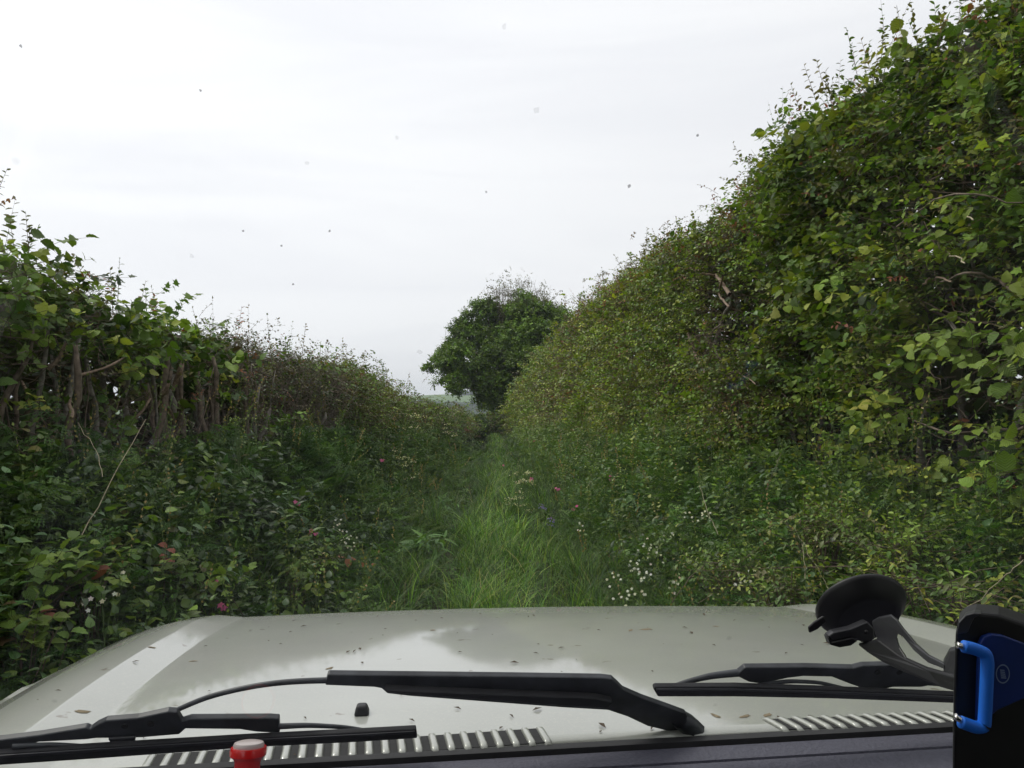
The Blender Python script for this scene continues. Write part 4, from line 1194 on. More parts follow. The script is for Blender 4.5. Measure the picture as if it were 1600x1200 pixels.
def top_z(c, f):
    """height of bonnet and wings; c from the centre line, f forward of the camera"""
    c = np.asarray(c, float); f = np.asarray(f, float)
    a = np.abs(c)
    z = CAM_Z - .405 - .118 * np.clip((f - .95) / 1.15, 0, 1.3) ** 1.7
    z = z - .022 * c * c - .014 * c * np.clip((f - .95) / 1.15, 0, 1.3)
    sh = np.clip((a - .715) / .06, 0, 1)
    z = z + .019 * sh * np.clip((2.2 - f) / .35, 0.35, 1)
    z = z - .050 * np.clip((a - .79) / .185, 0, 1) ** 1.7
    ff = np.clip((f - 2.02 + .02 * np.clip(a - .6, 0, 1)) / .16, 0, 3)
    z = z - .035 * ff ** 2.3
    return z

def panel(name, cs, fs, mat, dz=0.0, thick=.0, label=None):
    C, Fg = np.meshgrid(cs, fs)
    Z = top_z(C, Fg) + dz
    V = np.stack([C, Fg, Z], -1).reshape(-1, 3)
    nx, ny = len(cs), len(fs)
    i = np.arange(ny - 1)[:, None] * nx + np.arange(nx - 1)[None, :]
    F = np.stack([i, i + 1, i + nx + 1, i + nx], -1).reshape(-1, 4)
    o = pl(V, F, name, mat, smooth=True)
    md = o.modifiers.new('thickness', 'SOLIDIFY'); md.thickness = .008; md.offset = -1
    return o
cs = np.array(sorted(list(np.linspace(-.905, .905, 61)) + [k_ * v_ for k_ in (-1, 1) for v_ in (.7145, .7155, .7185, .745, .7715, .7745, .7755, .779)]))
fs = np.concatenate([np.linspace(.952, 1.95, 40), np.linspace(1.97, 2.20, 24)])
bonnet = panel('bonnet', cs, fs, M_PAINT)
for s in (-1, 1):
    c2 = np.sort(s * np.linspace(.914, .985, 8))
    w = panel('wing', c2, np.concatenate([np.linspace(.80, 1.95, 30), np.linspace(1.97, 2.17, 16)]), M_PAINT, dz=-.009)
    # side of the wing down to the sill with its wheel arch
    arch = [(2.17, .35)] + [(1.62 + .42 * math.cos(a), .42 + .42 * math.sin(a)) for a in np.linspace(0, math.pi, 13)] + [(.2, .35), (.2, 1.10), (.9, 1.18), (1.5, 1.16), (2.0, 1.07), (2.17, .98)]
    V = [(s * .985, f, z) for f, z in arch] + [(s * .960, f, z) for f, z in arch]
    n = len(arch)
    F = [tuple(range(n)), tuple(range(2 * n - 1, n - 1, -1))] + [(k, (k + 1) % n, n + (k + 1) % n, n + k) for k in range(n)]
    pl(V, F, 'wing_side', M_PAINT)
    # tyre
    rings = []
    V, F = [], []
    prof = [(.20, -.11), (.36, -.12), (.39, -.09), (.39, .09), (.36, .12), (.20, .11)]
    NS = 36
    for k in range(NS):
        a = 2 * math.pi * k / NS
        for r, x in prof: V.append((s * .84 + x, 1.62 + r * math.cos(a), .39 + r * math.sin(a)))
    m = len(prof)
    for k in range(NS):
        for j in range(m): F.append((k * m + j, k * m + (j + 1) % m, ((k + 1) % NS) * m + (j + 1) % m, ((k + 1) % NS) * m + j))
    tyre = pl(V, F, 'wheel', M_RUBBER, smooth=True)
# front panel with grille bars and headlights
def box(name, x0, x1, y0, y1, z0, z1, mat, parent=None, bevel=.004, label=None):
    V = [(x, y, z) for x in (x0, x1) for y in (y0, y1) for z in (z0, z1)]
    F = [(0, 1, 3, 2), (4, 6, 7, 5), (0, 4, 5, 1), (2, 3, 7, 6), (0, 2, 6, 4), (1, 5, 7, 3)]
    return pl(V, F, name, mat, parent, bevel=bevel)
gr = box('grille', -.60, .60, 2.15, 2.19, .72, .94, M_BLACK)
for s in (-1, 1):
    hl = box('headlight', s * .80 - .14, s * .80 + .14, 2.14, 2.20, .73, .93, M_STEEL, bevel=.02)
box('front_bumper', -.98, .98, 2.16, 2.32, .45, .66, M_RUBBER, bevel=.03)

def litter():
    rng = np.random.RandomState(17); V, F = [], []
    for k in range(90):
        c, f = rng.uniform(-.85, .75), .955 + 1.1 * rng.rand() ** 1.6
        L = rng.uniform(.002, .007) * (1.6 if rng.rand() < .15 else 1); w = L * rng.uniform(.2, .6); a = rng.rand() * 3.14
        z = float(top_z(c, f)) + .0015; i = len(V)
        for (u, v, h) in ((-1, 0, 0), (0, -1, .3), (1, 0, .1), (0, 1, .2)):
            V.append((c + (u * L * math.cos(a) - v * w * math.sin(a)), f + (u * L * math.sin(a) + v * w * math.cos(a)), z + h * L))
        F += [(i, i + 1, i + 2), (i, i + 2, i + 3)]
    me = bpy.data.meshes.new('leaf_litter'); me.from_pydata(V, [], F)
    o = link_mesh('leaf_litter', me, simple('litter', (.07, .05, .03), .9))
    o.location = tuple(car_loc); o.rotation_euler = (0, 0, TH)
    tag(o, 'scattered dark bits of leaf and seed lying on the bonnet', 'leaf litter', kind='stuff')
litter()

def scuffs():
    rng = np.random.RandomState(19)
    m = simple('dried_mud', (.20, .16, .10), .95, noise=.3, nscale=200)
    for (px, py, L, w, a) in [(130, 1112, .012, .006, .3), (205, 1126, .006, .004, 0), (237, 1012, .008, .005, .5), (302, 1034, .008, .005, .2), (985, 985, .016, .004, 1.2), (1008, 984, .016, .009, .4), (1118, 979, .008, .007, .2), (1200, 1118, .010, .005, .6), (1120, 1120, .012, .004, 2), (1165, 1120, .010, .004, .4), (676, 985, .008, .005, 0), (515, 1045, .010, .005, 1)]:
        o_ = loc(np.array([0, 0, CAM_Z])); d = pixdir(px, py); d = np.array([d @ RV, d @ FV, d[2]])
        t = .5
        while t < 3 and (o_ + d * t)[2] > float(top_z((o_ + d * t)[0], (o_ + d * t)[1])): t += .004
        p = o_ + d * t; n = 11; V = []
        for k in range(n):
            b = 2 * math.pi * k / n; rr2 = rng.uniform(.55, 1.15)
            x_ = p[0] + rr2 * (L * math.cos(b) * math.cos(a) - w * math.sin(b) * math.sin(a)); y_ = p[1] + rr2 * (L * math.cos(b) * math.sin(a) + w * math.sin(b) * math.cos(a))
            V.append((x_, y_, float(top_z(x_, y_)) + .0006))
        V.append((p[0], p[1], float(top_z(p[0], p[1])) + .0016))
        pl(V, [(k, (k + 1) % n, n) for k in range(n)], 'mud_splash', m, bonnet)
scuffs()

# cowl vents: raised pressed ribs over a black sheet painted as the slots' shade
def vent(x0, x1, n, slant, y0, y1):
    base = []
    zz = lambda x, y: float(top_z(x, y))
    V = [(x0, y0, zz(x0, y0) + .0015), (x1, y0, zz(x1, y0) + .0015), (x1 + slant, y1, zz(x1, y1) + .0015), (x0 + slant, y1, zz(x0, y1) + .0015)]
    V += [(a, b, c - .006) for a, b, c in V]
    root = pl(V, [(0, 1, 2, 3), (7, 6, 5, 4), (0, 4, 5, 1), (1, 5, 6, 2), (2, 6, 7, 3), (3, 7, 4, 0)], 'air_vent', M_DARKV)
    st = (x1 - x0) / n
    for k in range(n + 1):
        xc = x0 + k * st
        pts = []
        for t in np.linspace(0, 1, 7):
            y = y0 - .004 + (y1 + .006 - (y0 - .004)) * t
            lift = .004 if 0 < t < 1 else .001
            pts.append((xc + slant * t, y, zz(xc, y) + lift))
        P = np.array(pts)
        wd = st * .28
        V, F = [], []
        for (x, y, z) in P:
            V += [(x - wd, y, z - .003), (x - wd * .5, y, z), (x + wd * .5, y, z), (x + wd, y, z - .003), (x, y, z - .006)]
        for i in range(len(P) - 1):
            for j in range(5): F.append((i * 5 + j, i * 5 + (j + 1) % 5, i * 5 + 5 + (j + 1) % 5, i * 5 + 5 + j))
        F += [(0, 1, 2, 3, 4), tuple(range(len(V) - 1, len(V) - 6, -1))]
        pl(V, F, 'rib', M_PAINT, root, smooth=True)
vent(-.60, -.128, 24, -.004, .952, .996)
vent(.18, .66, 24, -.010, .952, .988)

# windscreen plane
WA = math.radians(58)
WN = np.array([0, math.sin(WA), math.cos(WA)])          # outward normal in vehicle axes
W0 = np.array([0, .945, CAM_Z - .408])
def on_screen(px, py, off=0.0):
    o = loc(np.array([0, 0, CAM_Z])); d = pixdir(px, py)
    d = np.array([d @ RV, d @ FV, d[2]])
    t = ((W0 + WN * off - o) @ WN) / (d @ WN)
    return o + d * t
def wpt(x, t, off=0.0):                                  # point on the screen: x across, t up the slope
    return np.array([x, W0[1] - t * math.cos(WA), W0[2] + t * math.sin(WA)]) + WN * off

def glass_mat():
    m, nt, out = new_mat('windscreen_glass')
    tr = nt.nodes.new('ShaderNodeBsdfTransparent'); tr.inputs['Color'].default_value = (.94, .965, .95, 1)
    gl = nt.nodes.new('ShaderNodeBsdfGlossy'); gl.inputs['Roughness'].default_value = .02
    lw = nt.nodes.new('ShaderNodeLayerWeight'); lw.inputs['Blend'].default_value = .5
    pw = nt.nodes.new('ShaderNodeMath'); pw.operation = 'POWER'; pw.inputs[1].default_value = 5
    nt.links.new(lw.outputs['Facing'], pw.inputs[0])
    fr = nt.nodes.new('ShaderNodeMath'); fr.operation = 'MULTIPLY_ADD'; fr.inputs[1].default_value = .9; fr.inputs[2].default_value = .05
    nt.links.new(pw.outputs[0], fr.inputs[0])
    m1 = nt.nodes.new('ShaderNodeMixShader')
    nt.links.new(fr.outputs[0], m1.inputs[0]); nt.links.new(tr.outputs[0], m1.inputs[1]); nt.links.new(gl.outputs[0], m1.inputs[2])
    df = nt.nodes.new('ShaderNodeBsdfDiffuse'); df.inputs['Color'].default_value = (.6, .6, .6, 1)
    t = nt.nodes.new('ShaderNodeTexCoord')
    n = nt.nodes.new('ShaderNodeTexNoise'); n.inputs['Scale'].default_value = 4; n.inputs['Detail'].default_value = 6
    nt.links.new(t.outputs['Object'], n.inputs['Vector'])
    a = nt.nodes.new('ShaderNodeMapRange'); a.inputs['From Min'].default_value = .35; a.inputs['From Max'].default_value = .75
    a.inputs['To Min'].default_value = .001; a.inputs['To Max'].default_value = .014
    nt.links.new(n.outputs['Fac'], a.inputs['Value'])
    v = nt.nodes.new('ShaderNodeTexVoronoi'); v.inputs['Scale'].default_value = 14
    nt.links.new(t.outputs['Object'], v.inputs['Vector'])
    r = nt.nodes.new('ShaderNodeMapRange'); r.inputs['From Min'].default_value = .02; r.inputs['From Max'].default_value = .06
    r.inputs['To Min'].default_value = .16; r.inputs['To Max'].default_value = 0
    nt.links.new(v.outputs['Distance'], r.inputs['Value'])
    ad = nt.nodes.new('ShaderNodeMath'); ad.operation = 'ADD'
    nt.links.new(a.outputs[0], ad.inputs[0]); nt.links.new(r.outputs[0], ad.inputs[1])
    m2 = nt.nodes.new('ShaderNodeMixShader')
    nt.links.new(ad.outputs[0], m2.inputs[0]); nt.links.new(m1.outputs[0], m2.inputs[1]); nt.links.new(df.outputs[0], m2.inputs[2])
    nt.links.new(m2.outputs[0], out.inputs['Surface'])
    return m
V = [wpt(-.80, .0), wpt(.80, .0), wpt(.70, 1.0), wpt(-.70, 1.0)]
glass = pl(V, [(0, 1, 2, 3)], 'windscreen', glass_mat())
# black seal along the foot of the screen
def strip3(name, secs, mat, parent=None, smooth=False):
    """secs: list of cross-sections, each a list of points"""
    V, F = [], []
    m = len(secs[0])
    for s_ in secs: V += [tuple(p) for p in s_]
    for i in range(len(secs) - 1):
        for j in range(m): F.append((i * m + j, i * m + (j + 1) % m, (i + 1) * m + (j + 1) % m, (i + 1) * m + j))
    F += [tuple(range(m)), tuple(range(len(V) - 1, len(V) - 1 - m, -1))]
    return pl(V, F, name, mat, parent, smooth=smooth)
strip3('windscreen_seal', [[(x, .951, CAM_Z - .406), (x, .934, CAM_Z - .405), (x, .930, CAM_Z - .425), (x, .945, CAM_Z - .44)] for x in (-.82, .82)], M_RUBBER)
strip3('scuttle', [[(x, .951, CAM_Z - .445), (x, .93, CAM_Z - .445), (x, .93, CAM_Z - .6), (x, .951, CAM_Z - .6)] for x in (-.9, .9)], M_RUBBER)
# dashboard: top shelf with a shallow step and groove
prof = [(.929, -.410), (.897, -.412), (.896, -.4155), (.8925, -.4155), (.8915, -.4125), (.62, -.424), (.50, -.44), (.46, -.47), (.44, -.60), (.929, -.60)]
dash = strip3('dashboard', [[(x, f, CAM_Z + z) for f, z in prof] for x in (-.78, .78)], M_DASH)
dash['label'] = 'slate grey dashboard top along the foot of the windscreen'
# demister outlet slots
for (x0, x1) in ((.35 - .295 - .03, .35 - .295 + .23), (.62 - .295 - .03, .62 - .295 + .2)):
    pass
# pillars and roof edge, sides of the cab
for s in (-1, 1):
    a, b = wpt(s * .83, -.02), wpt(s * .73, 1.02)
    strip3('windscreen_pillar', [[p + np.array([-.03, 0, 0]), p + np.array([.03, 0, 0]), p + np.array([.03, -.05, -.02]), p + np.array([-.03, -.05, -.02])] for p in (a, b)], M_PAINT)
t0 = wpt(0, 1.02)
strip3('roof', [[(x, t0[1] + .02, t0[2] + .01), (x, t0[1] - .1, t0[2] + .045), (x, t0[1] - 1.6, t0[2] + .06), (x, t0[1] - 1.6, t0[2] + .03), (x, t0[1] - .05, t0[2] - .0)] for x in (-.74, -.4, .4, .74)], M_PAINT)
for s in (-1, 1):
    box('door', min(s * .93, s * .97), max(s * .93, s * .97), -1.2, .20, .5, 1.22, M_PAINT)
box('rear_body', -.95, .95, -1.4, -1.25, .5, 2.2, M_BLACK)
box('cabin_floor', -.92, .92, -1.3, .85, .46, .5, M_BLACK)

# washer jet
def lathe_box(name, c, w, d, h, mat, parent=None, top=.6, bevel=.003):
    x, y, z = c
    V = [(x - w, y - d, z), (x + w, y - d, z), (x + w, y + d, z), (x - w, y + d, z), (x - w * top, y - d * top, z + h), (x + w * top, y - d * top, z + h), (x + w * top, y + d * top, z + h), (x - w * top, y + d * top, z + h)]
    F = [(3, 2, 1, 0), (4, 5, 6, 7), (0, 1, 5, 4), (1, 2, 6, 5), (2, 3, 7, 6), (3, 0, 4, 7)]
    return pl(V, F, name, mat, parent, bevel=bevel, seg=3)
jx, jf = -.067 - .295, 1.09
lathe_box('washer_jet', (jx, jf, float(top_z(jx, jf))), .0105, .012, .013, M_BLACK)

# wipers, traced on the screen plane
def wpoly(name, pts, o0, o1, mat, parent, bevel=.0015):
    a = [on_screen(x, y, o0) for x, y in pts]
    b = [p + WN * (o1 - o0) for p in a]
    n = len(pts)
    F = [tuple(range(n)), tuple(range(2 * n - 1, n - 1, -1))] + [(k, (k + 1) % n, n + (k + 1) % n, n + k) for k in range(n)]
    o = pl(a + b, F, name, mat, parent, bevel=bevel)
    return o
def wtube(name, pts, r0, r1, off, mat, parent):
    q = np.array([on_screen(x, y, off) for x, y in pts])
    t = np.linspace(0, 1, len(q)); tt = np.linspace(0, 1, 20)
    P = np.stack([np.interp(tt, t, q[:, i]) for i in range(3)], -1)
    for _ in range(3): P[1:-1] = (P[:-2] + P[1:-1] * 2 + P[2:]) / 4
    T_ = Tubes(); T_.add(P[None], np.linspace(r0, r1, 20)[None], 8)
    o = T_.build(name, mat, None); o.parent = parent
    return o
w1 = wpoly('wiper_arm', [(512, 1055), (600, 1056), (800, 1058), (940, 1060), (957, 1062), (966, 1070), (975, 1079), (1005, 1092), (1045, 1106), (1072, 1116), (1080, 1128), (1083, 1142), (1045, 1143), (1012, 1135), (980, 1120), (950, 1110), (880, 1106), (760, 1097), (640, 1088), (605, 1084), (596, 1076), (585, 1074), (508, 1071)], .022, .030, M_WIPER, car)
w1['label'] = 'wide black wiper arm lying across the middle of the windscreen'
wpoly('arm_face', [(600, 1079), (620, 1080), (800, 1087), (930, 1092), (958, 1098), (950, 1107), (880, 1103), (760, 1094), (640, 1085), (606, 1082)], .012, .0215, M_RUBBER, w1)
wtube('arm_rod', [(512, 1063), (470, 1064), (420, 1068), (370, 1077), (320, 1090), (275, 1110)], .0036, .0028, .026, M_WIPER, w1)
wtube('pivot_cap', [(1062, 1124), (1075, 1132), (1086, 1143)], .012, .014, .020, M_WIPER, w1)
br = wpoly('blade_frame', [(-30, 1161), (60, 1150), (134, 1138), (140, 1141), (150, 1134), (165, 1127), (215, 1123), (262, 1113), (276, 1114), (284, 1128), (297, 1124), (420, 1123), (436, 1124), (437, 1146), (400, 1144), (375, 1140), (290, 1139), (280, 1148), (220, 1153), (150, 1154), (135, 1156), (60, 1160), (20, 1172), (-30, 1184)], .014, .022, M_WIPER, w1)
wpoly('pivot_tab', [(168, 1155), (212, 1152), (210, 1162), (190, 1169), (175, 1166)], .010, .0138, M_GREYP, br)
for (x, y) in ((236, 1131), (195, 1134)):
    c = on_screen(x, y, .0135); V = []; F = []
    for k in range(12):
        a = k * math.pi / 6
        q = c + .0038 * (np.array([1, 0, 0]) * math.cos(a) + np.array([0, -math.cos(WA), math.sin(WA)]) * math.sin(a)); V.append(q)
    V += [v - WN * .0012 for v in V]
    F = [tuple(range(12)), tuple(range(23, 11, -1))] + [(k, (k + 1) % 12, 12 + (k + 1) % 12, 12 + k) for k in range(12)]
    pl(V, F, 'rivet', M_DARKV, br)
wtube('blade_link', [(436, 1135), (480, 1133), (540, 1136), (595, 1145)], .0036, .002, .014, M_WIPER, w1)
wtube('blade_link', [(20, 1166), (80, 1163), (140, 1166), (200, 1170)], .003, .002, .010, M_WIPER, w1)
wpoly('blade', [(-30, 1180), (150, 1168), (400, 1153), (560, 1145), (650, 1140), (652, 1154), (560, 1160), (400, 1168), (150, 1186), (-30, 1198)], .003, .010, M_RUBBER, w1)
wpoly('blade_rail', [(-30, 1183), (150, 1171), (400, 1156), (560, 1148), (648, 1143), (648, 1146), (560, 1151), (400, 1159.5), (150, 1175), (-30, 1187)], .0014, .0028, M_GREYP, w1, bevel=.0003)
w2 = wpoly('wiper_arm', [(1150, 1056), (1165, 1044), (1260, 1043), (1335, 1045), (1350, 1041), (1395, 1040), (1420, 1041), (1425, 1048), (1460, 1057), (1495, 1060), (1560, 1062), (1560, 1084), (1500, 1075), (1450, 1072), (1440, 1074), (1395, 1074), (1378, 1078), (1345, 1075), (1325, 1068), (1300, 1058), (1255, 1057), (1230, 1060), (1190, 1069), (1170, 1066)], .016, .024, M_WIPER, car)
w2['label'] = 'black wiper with its blade at the right side, partly behind the phone holder'
wtube('blade_link', [(1040, 1076), (1070, 1066), (1110, 1056), (1155, 1051)], .0022, .005, .02, M_WIPER, w2)
wtube('blade_link', [(1180, 1072), (1230, 1064), (1280, 1066), (1330, 1078)], .003, .002, .013, M_WIPER, w2)
wpoly('blade', [(1021, 1077), (1024, 1074), (1150, 1073), (1300, 1078), (1490, 1086), (1560, 1090), (1560, 1104), (1490, 1099), (1300, 1092), (1150, 1089), (1028, 1089)], .003, .010, M_RUBBER, w2)
wpoly('blade_rail', [(1026, 1077), (1150, 1077), (1300, 1081.5), (1490, 1089), (1560, 1093), (1560, 1096), (1490, 1092), (1300, 1084.5), (1150, 1080), (1026, 1080)], .0014, .0028, M_GREYP, w2, bevel=.0003)
for (x, y) in ((1371, 1050), (1405, 1050)):
    c = on_screen(x, y, .0155); V = []
    for k in range(12):
        a = k * math.pi / 6
        V.append(c + .0038 * (np.array([1, 0, 0]) * math.cos(a) + np.array([0, -math.cos(WA), math.sin(WA)]) * math.sin(a)))
    V += [v - WN * .0012 for v in V]
    pl(V, [tuple(range(12)), tuple(range(23, 11, -1))] + [(k, (k + 1) % 12, 12 + (k + 1) % 12, 12 + k) for k in range(12)], 'rivet', M_DARKV, w2)

# dirt specks and dead insects stuck on the glass
rng = np.random.RandomState(91)
for (x, y, r, dark) in [(33, 72, 2.2, 1), (313, 141, 2.2, 1), (1090, 212, 2.4, 1), (983, 291, 3, 1), (380, 361, 2, 1), (515, 361, 2, 1), (440, 384, 2, 1), (458, 444, 1.8, 1), (190, 512, 5, 0), (237, 690, 5, 0), (230, 700, 3, 0),
                        (300, 400, 4, 2), (655, 550, 5, 2), (480, 255, 4, 2), (1243, 214, 7, 0), (764, 741, 5, 0), (366, 712, 5, 0), (605, 870, 4, 0), (760, 300, 2, 1), (838, 172, 5, 2), (620, 215, 4, 2), (788, 40, 4, 2), (1108, 699, 6, 0), (335, 508, 7, 0)]:
    c = on_screen(x, y, .0022); n = 9
    ux, uy = np.array([1, 0, 0]), np.array([0, -math.cos(WA), math.sin(WA)])
    V = [c + (ux * math.cos(k * 2 * math.pi / n) * r * rng.uniform(.5, 1.2) + uy * math.sin(k * 2 * math.pi / n) * r * rng.uniform(.5, 1.4)) * .6 / F_PX for k in range(n)]
    V += [c + WN * .0004]
    F = [(k, (k + 1) % n, n) for k in range(n)]
    mname = {1: 'speck_dark', 0: 'speck_pale', 2: 'speck_faint'}[dark]
    mt = bpy.data.materials.get(mname)
    if mt is None:
        mt, nt, out = new_mat(mname)
        tr = nt.nodes.new('ShaderNodeBsdfTransparent'); df = nt.nodes.new('ShaderNodeBsdfDiffuse'); ms = nt.nodes.new('ShaderNodeMixShader')
        df.inputs['Color'].default_value = {1: (.12, .10, .10, 1), 0: (.6, .65, .7, 1), 2: (.35, .3, .3, 1)}[dark]
        ms.inputs[0].default_value = {1: .6, 0: .30, 2: .14}[dark]
        nt.links.new(tr.outputs[0], ms.inputs[1]); nt.links.new(df.outputs[0], ms.inputs[2]); nt.links.new(ms.outputs[0], out.inputs['Surface'])
    pl(V, F, 'dirt_speck', mt, glass)

# ------------------------------------------------------------------ phone holder on its suction cup
def wp(px, py, Y): return pixat(px, py, Y)
cupc = on_screen(1345, 948, -.006)
cup_w = car_loc + RV * cupc[0] + FV * cupc[1] + np.array([0, 0, cupc[2]])
hold = empty('phone_holder', tuple(cup_w), 'black phone holder with bright blue clamp on a suction cup at the right', 'phone holder')
HL_ = np.array(hold.location)
WNw = RV * WN[0] + FV * WN[1] + np.array([0, 0, WN[2]])
def hm(V, F, name, mat, parent=None, smooth=False, bevel=0.0, seg=3):
    V = np.asarray(V, float) - HL_
    o = pl(V, F, name, mat, parent or hold, smooth=smooth, bevel=bevel, seg=seg)
    return o
# cup: turned disc, slightly skewed by the curve of the glass
nn = nrm(WNw * 1.0 + RV * .10 + np.array([0, 0, .05])); e1 = nrm(np.cross(nn, np.array([.1, 0, 1.0]))); e1 = nrm(RV - nn * (RV @ nn)); e2 = np.cross(nn, e1)
def disc(name, c, prof, mat, rot=0.0, parent=None, NS=56):
    V, F = [], []
    for r, h in prof:
        for k in range(NS):
            a = 2 * math.pi * k / NS
            V.append(c + (e1 * math.cos(a) + e2 * math.sin(a)) * r + nn * h)
    m = len(prof)
    for i in range(m - 1):
        for k in range(NS): F.append((i * NS + k, i * NS + (k + 1) % NS, (i + 1) * NS + (k + 1) % NS, (i + 1) * NS + k))
    F += [tuple(range(NS - 1, -1, -1)), tuple(range((m - 1) * NS, m * NS))]
    return hm(V, F, name, mat, parent, smooth=False, bevel=0)
cup = disc('suction_cup', cup_w, [(.030, -.018), (.036, -.017), (.042, -.008), (.0475, -.004), (.0495, -.0005), (.0495, .002), (.047, .004)], M_BLACK)
for p in cup.data.polygons: p.use_smooth = len(p.vertices) == 4
def hpoly(name, pts, Ys, th, mat, parent=None, bevel=.002, dx=0.0):
    a = np.array([wp(x, y, yy) for (x, y), yy in zip(pts, Ys if hasattr(Ys, '__len__') else [Ys] * len(pts))])
    b = a + np.array([dx, th, 0]) * 1.0
    n = len(pts)
    F = [tuple(range(n)), tuple(range(2 * n - 1, n - 1, -1))] + [(k, (k + 1) % n, n + (k + 1) % n, n + k) for k in range(n)]
    return hm(np.concatenate([a, b]), F, name, mat, parent, bevel=bevel)
hpoly('pull_tab', [(1272, 972), (1288, 962), (1292, 972), (1278, 984), (1265, 990), (1263, 980)], .855, .004, M_BLACK)
lev = hpoly('locking_lever', [(1294, 994), (1303, 988), (1330, 982), (1356, 971), (1366, 982), (1368, 998), (1360, 1004), (1348, 1004), (1332, 996), (1318, 999), (1300, 1004)], .83, .012, M_GREYP)
hpoly('lever_underside', [(1293, 994), (1300, 1004), (1318, 1000), (1332, 997), (1340, 1002), (1330, 1009), (1312, 1012), (1298, 1008)], .827, .012, M_BLACK, lev)
# pin
def hball(name, px, py, Y, r, mat, parent=None, sc=(1, 1, 1)):
    bm = bmesh.new(); bmesh.ops.create_uvsphere(bm, u_segments=16, v_segments=10, radius=r)
    me = bpy.data.meshes.new(name); bm.to_mesh(me); bm.free()
    for p in me.polygons: p.use_smooth = True
    o = link_mesh(name, me, mat, parent or hold)
    o.location = Vector(wp(px, py, Y) - HL_); o.scale = sc
    return o
hball('pin', 1353, 987, .8295, .0022, M_BLACK, lev)
def lerpY(px): return float(np.interp(px, [1340, 1500], [.845, .655]))
arm_pts = [(1362, 972), (1372, 966), (1392, 962), (1402, 970), (1412, 984), (1432, 1008), (1452, 1026), (1476, 1038), (1476, 1046), (1450, 1036), (1428, 1017), (1410, 995), (1403, 991), (1401, 998), (1405, 1012), (1417, 1031), (1400, 1023), (1372, 1001), (1367, 990)]
arm = hpoly('mount_arm', arm_pts, [lerpY(x) for x, y in arm_pts], .007, M_GREYP, bevel=.001, dx=.004)
blk = [(1474, 1036), (1484, 1018), (1505, 1012), (1505, 1066), (1474, 1060)]
hpoly('arm_socket', blk, [lerpY(x) + .001 for x, y in blk], .012, M_GREYP, arm, bevel=.001, dx=.007)
low = [(1340, 1008), (1362, 1004), (1372, 1000), (1404, 1024), (1417, 1031), (1450, 1046), (1500, 1060), (1500, 1084), (1470, 1075), (1440, 1062), (1410, 1050), (1380, 1036), (1355, 1020)]
hpoly('lower_arm', low, [lerpY(x) - .003 for x, y in low], .010, M_BLACK, arm, bevel=.002, dx=.005)
# cradle: rounded deep shell
def rr(x0, y0, x1, y1, r, n=6):
    P = []
    for cx_, cy_, a0 in ((x1 - r, y0 + r, -90), (x1 - r, y1 - r, 0), (x0 + r, y1 - r, 90), (x0 + r, y0 + r, 180)):
        for k in range(n + 1):
            a = math.radians(a0 + 90 * k / n); P.append((cx_ + r * math.cos(a), cy_ + r * math.sin(a)))
    return P
YH = .60
cr_pts = [(1490, 1420), (1488, 1180), (1490, 1060), (1493, 990), (1497, 972), (1507, 961), (1524, 957), (1560, 960), (1600, 973), (1680, 1000), (1740, 1040), (1760, 1420)]
cr_a = hpoly('cradle', cr_pts, YH, .030, M_BLACK, bevel=.003, dx=.019)
hpoly('cradle_highlight', [(1494, 992), (1498, 973), (1508, 962), (1522, 958), (1534, 959), (1522, 966), (1516, 978), (1512, 989)], YH - .0035, .012, M_GREYP, cr_a, bevel=.001, dx=.008)  # grey piece painting the highlight along the black cradle's edge
bp_ = hpoly('backing_plate', [(1528, 1130), (1530, 1050), (1532, 1006), (1538, 995), (1550, 991), (1568, 993), (1600, 1005), (1650, 1030), (1660, 1060), (1640, 1080), (1600, 1092), (1560, 1110), (1548, 1120)], YH - .005, .0048, M_BLUED, cr_a, bevel=.0012)
def htube(name, pts, r, mat, parent, Y, sides=14):
    q = np.array([wp(x, y, Y) for x, y in pts])
    t = np.concatenate([[0], np.cumsum(np.linalg.norm(np.diff(q, axis=0), axis=1))]); t /= t[-1]; tt = np.linspace(0, 1, 60)
    P = np.stack([np.interp(tt, t, q[:, i]) for i in range(3)], -1)
    for _ in range(4): P[1:-1] = (P[:-2] + P[1:-1] * 2 + P[2:]) / 4
    T_ = Tubes(); T_.add(P[None], np.full((1, 60), r), sides)
    Vv, Ff = np.concatenate(T_.V), [tuple(f) for f in np.concatenate(T_.F)]
    Ff += [tuple(range(sides)), tuple(range(60 * sides - 1, 59 * sides - 1, -1))]
    return hm(Vv, Ff, name, mat, parent, smooth=True)
cl = htube('clamp', [(1505, 1010), (1520, 1013), (1541, 1021), (1543, 1035), (1541, 1080), (1538, 1136), (1525, 1137), (1501, 1128)], .0046, M_BLUE, cr_a, YH - .014)
cl['label'] = 'bright blue rubber clamp bent like a bracket'
for (a, b) in (((1496, 1007), (1508, 1011)), ((1492, 1118), (1504, 1128))):
    pass
htube('clamp_pin', [(1496, 1008), (1508, 1011)], .0024, M_STEEL, cl, YH - .014)
htube('clamp_pin', [(1492, 1119), (1504, 1127)], .0024, M_STEEL, cl, YH - .014)
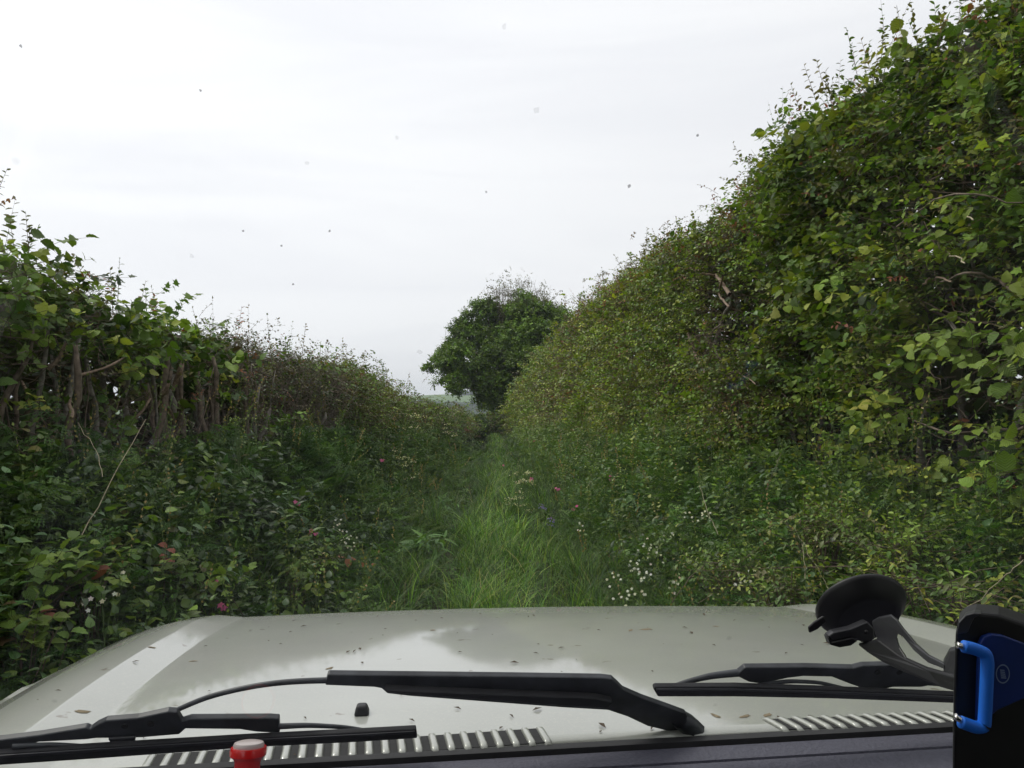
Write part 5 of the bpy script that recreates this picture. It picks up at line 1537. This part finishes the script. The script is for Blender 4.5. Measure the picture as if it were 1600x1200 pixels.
# round emblem on the plate
def ring(px, py, r0, r1, Y, name, mat, parent, n=36):
    V, F = [], []
    for k in range(n):
        a = 2 * math.pi * k / n
        for r in (r0, r1): V.append(wp(px + r * math.cos(a) * .98, py + r * 1.35 * math.sin(a), Y))
    for k in range(n): F.append((2 * k, 2 * k + 1, 2 * ((k + 1) % n) + 1, 2 * ((k + 1) % n)))
    return hm(V, F, name, mat, parent)
em = ring(1567, 1053, 9.6, 11.2, YH - .0054, 'emblem', M_PALEB, bp_)
for k in range(5):
    y0 = 1046 + k * 3.0
    V = [wp(1562.5 + k * .4, y0, YH - .0054), wp(1569.5 + k * .7, y0 + .6, YH - .0054), wp(1569.5 + k * .7, y0 + 2.4, YH - .0054), wp(1562.5 + k * .4, y0 + 1.9, YH - .0054)]
    hm(V, [(0, 1, 2, 3)], 'emblem_bar', M_PALEB, em)

# ------------------------------------------------------------------ small red bottle on the dashboard
YB = .85
bc = wp(383, 1205, YB - .008); 
def turned(name, c, prof, mat, parent, NS=32):
    V, F = [], []
    for r, h in prof:
        for k in range(NS):
            a = 2 * math.pi * k / NS; V.append((c[0] + r * math.cos(a), c[1] + r * math.sin(a), c[2] + h))
    for i in range(len(prof) - 1):
        for k in range(NS): F.append((i * NS + k, i * NS + (k + 1) % NS, (i + 1) * NS + (k + 1) % NS, (i + 1) * NS + k))
    F += [tuple(range(NS - 1, -1, -1)), tuple(range((len(prof) - 1) * NS, len(prof) * NS))]
    V = (np.array(V) - np.array(parent.location)) @ np.array(Matrix.Rotation(math.radians(-11), 3, 'X')).T
    o = pl(V, F, name, mat, parent, smooth=True)
    md = o.modifiers.new('edge', 'EDGE_SPLIT'); md.split_angle = math.radians(40)
    return o
topz = float(wp(383, 1158, YB)[2]); botz = CAM_Z - .4155
b0 = np.array([bc[0], YB - .008, botz])
bot = empty('red_bottle', tuple(b0), 'small red capped bottle with a pale collar standing on the dashboard', 'bottle')
H = topz - botz
turned('cap', b0, [(.0125, .0), (.0132, .004), (.0135, H - .021), (.0150, H - .0175), (.0188, H - .0145), (.0192, H - .0095), (.0184, H - .0062)], M_RED, bot)
turned('collar', b0, [(.0160, H - .0062), (.0163, H - .004), (.0150, H - .0016), (.0110, H - .0004), (.004, H), (.0005, H)], M_PALE, bot)

# ------------------------------------------------------------------ haze
def haze():
    m, nt, out = new_mat('haze')
    v = nt.nodes.new('ShaderNodeVolumePrincipled')
    v.inputs['Color'].default_value = (.86, .93, 1.0, 1)
    v.inputs['Density'].default_value = .00035
    nt.links.new(v.outputs[0], out.inputs['Volume'])
    x0, x1, y0, y1, z0, z1 = -3400, 3400, -3400, 3400, -60, 90
    V = [(x, y, z) for x in (x0, x1) for y in (y0, y1) for z in (z0, z1)]
    me = bpy.data.meshes.new('haze')
    me.from_pydata(V, [], [(0, 1, 3, 2), (4, 6, 7, 5), (0, 4, 5, 1), (2, 3, 7, 6), (0, 2, 6, 4), (1, 5, 7, 3)])
    o = link_mesh('haze', me, m)
    tag(o, kind='stuff')
haze()
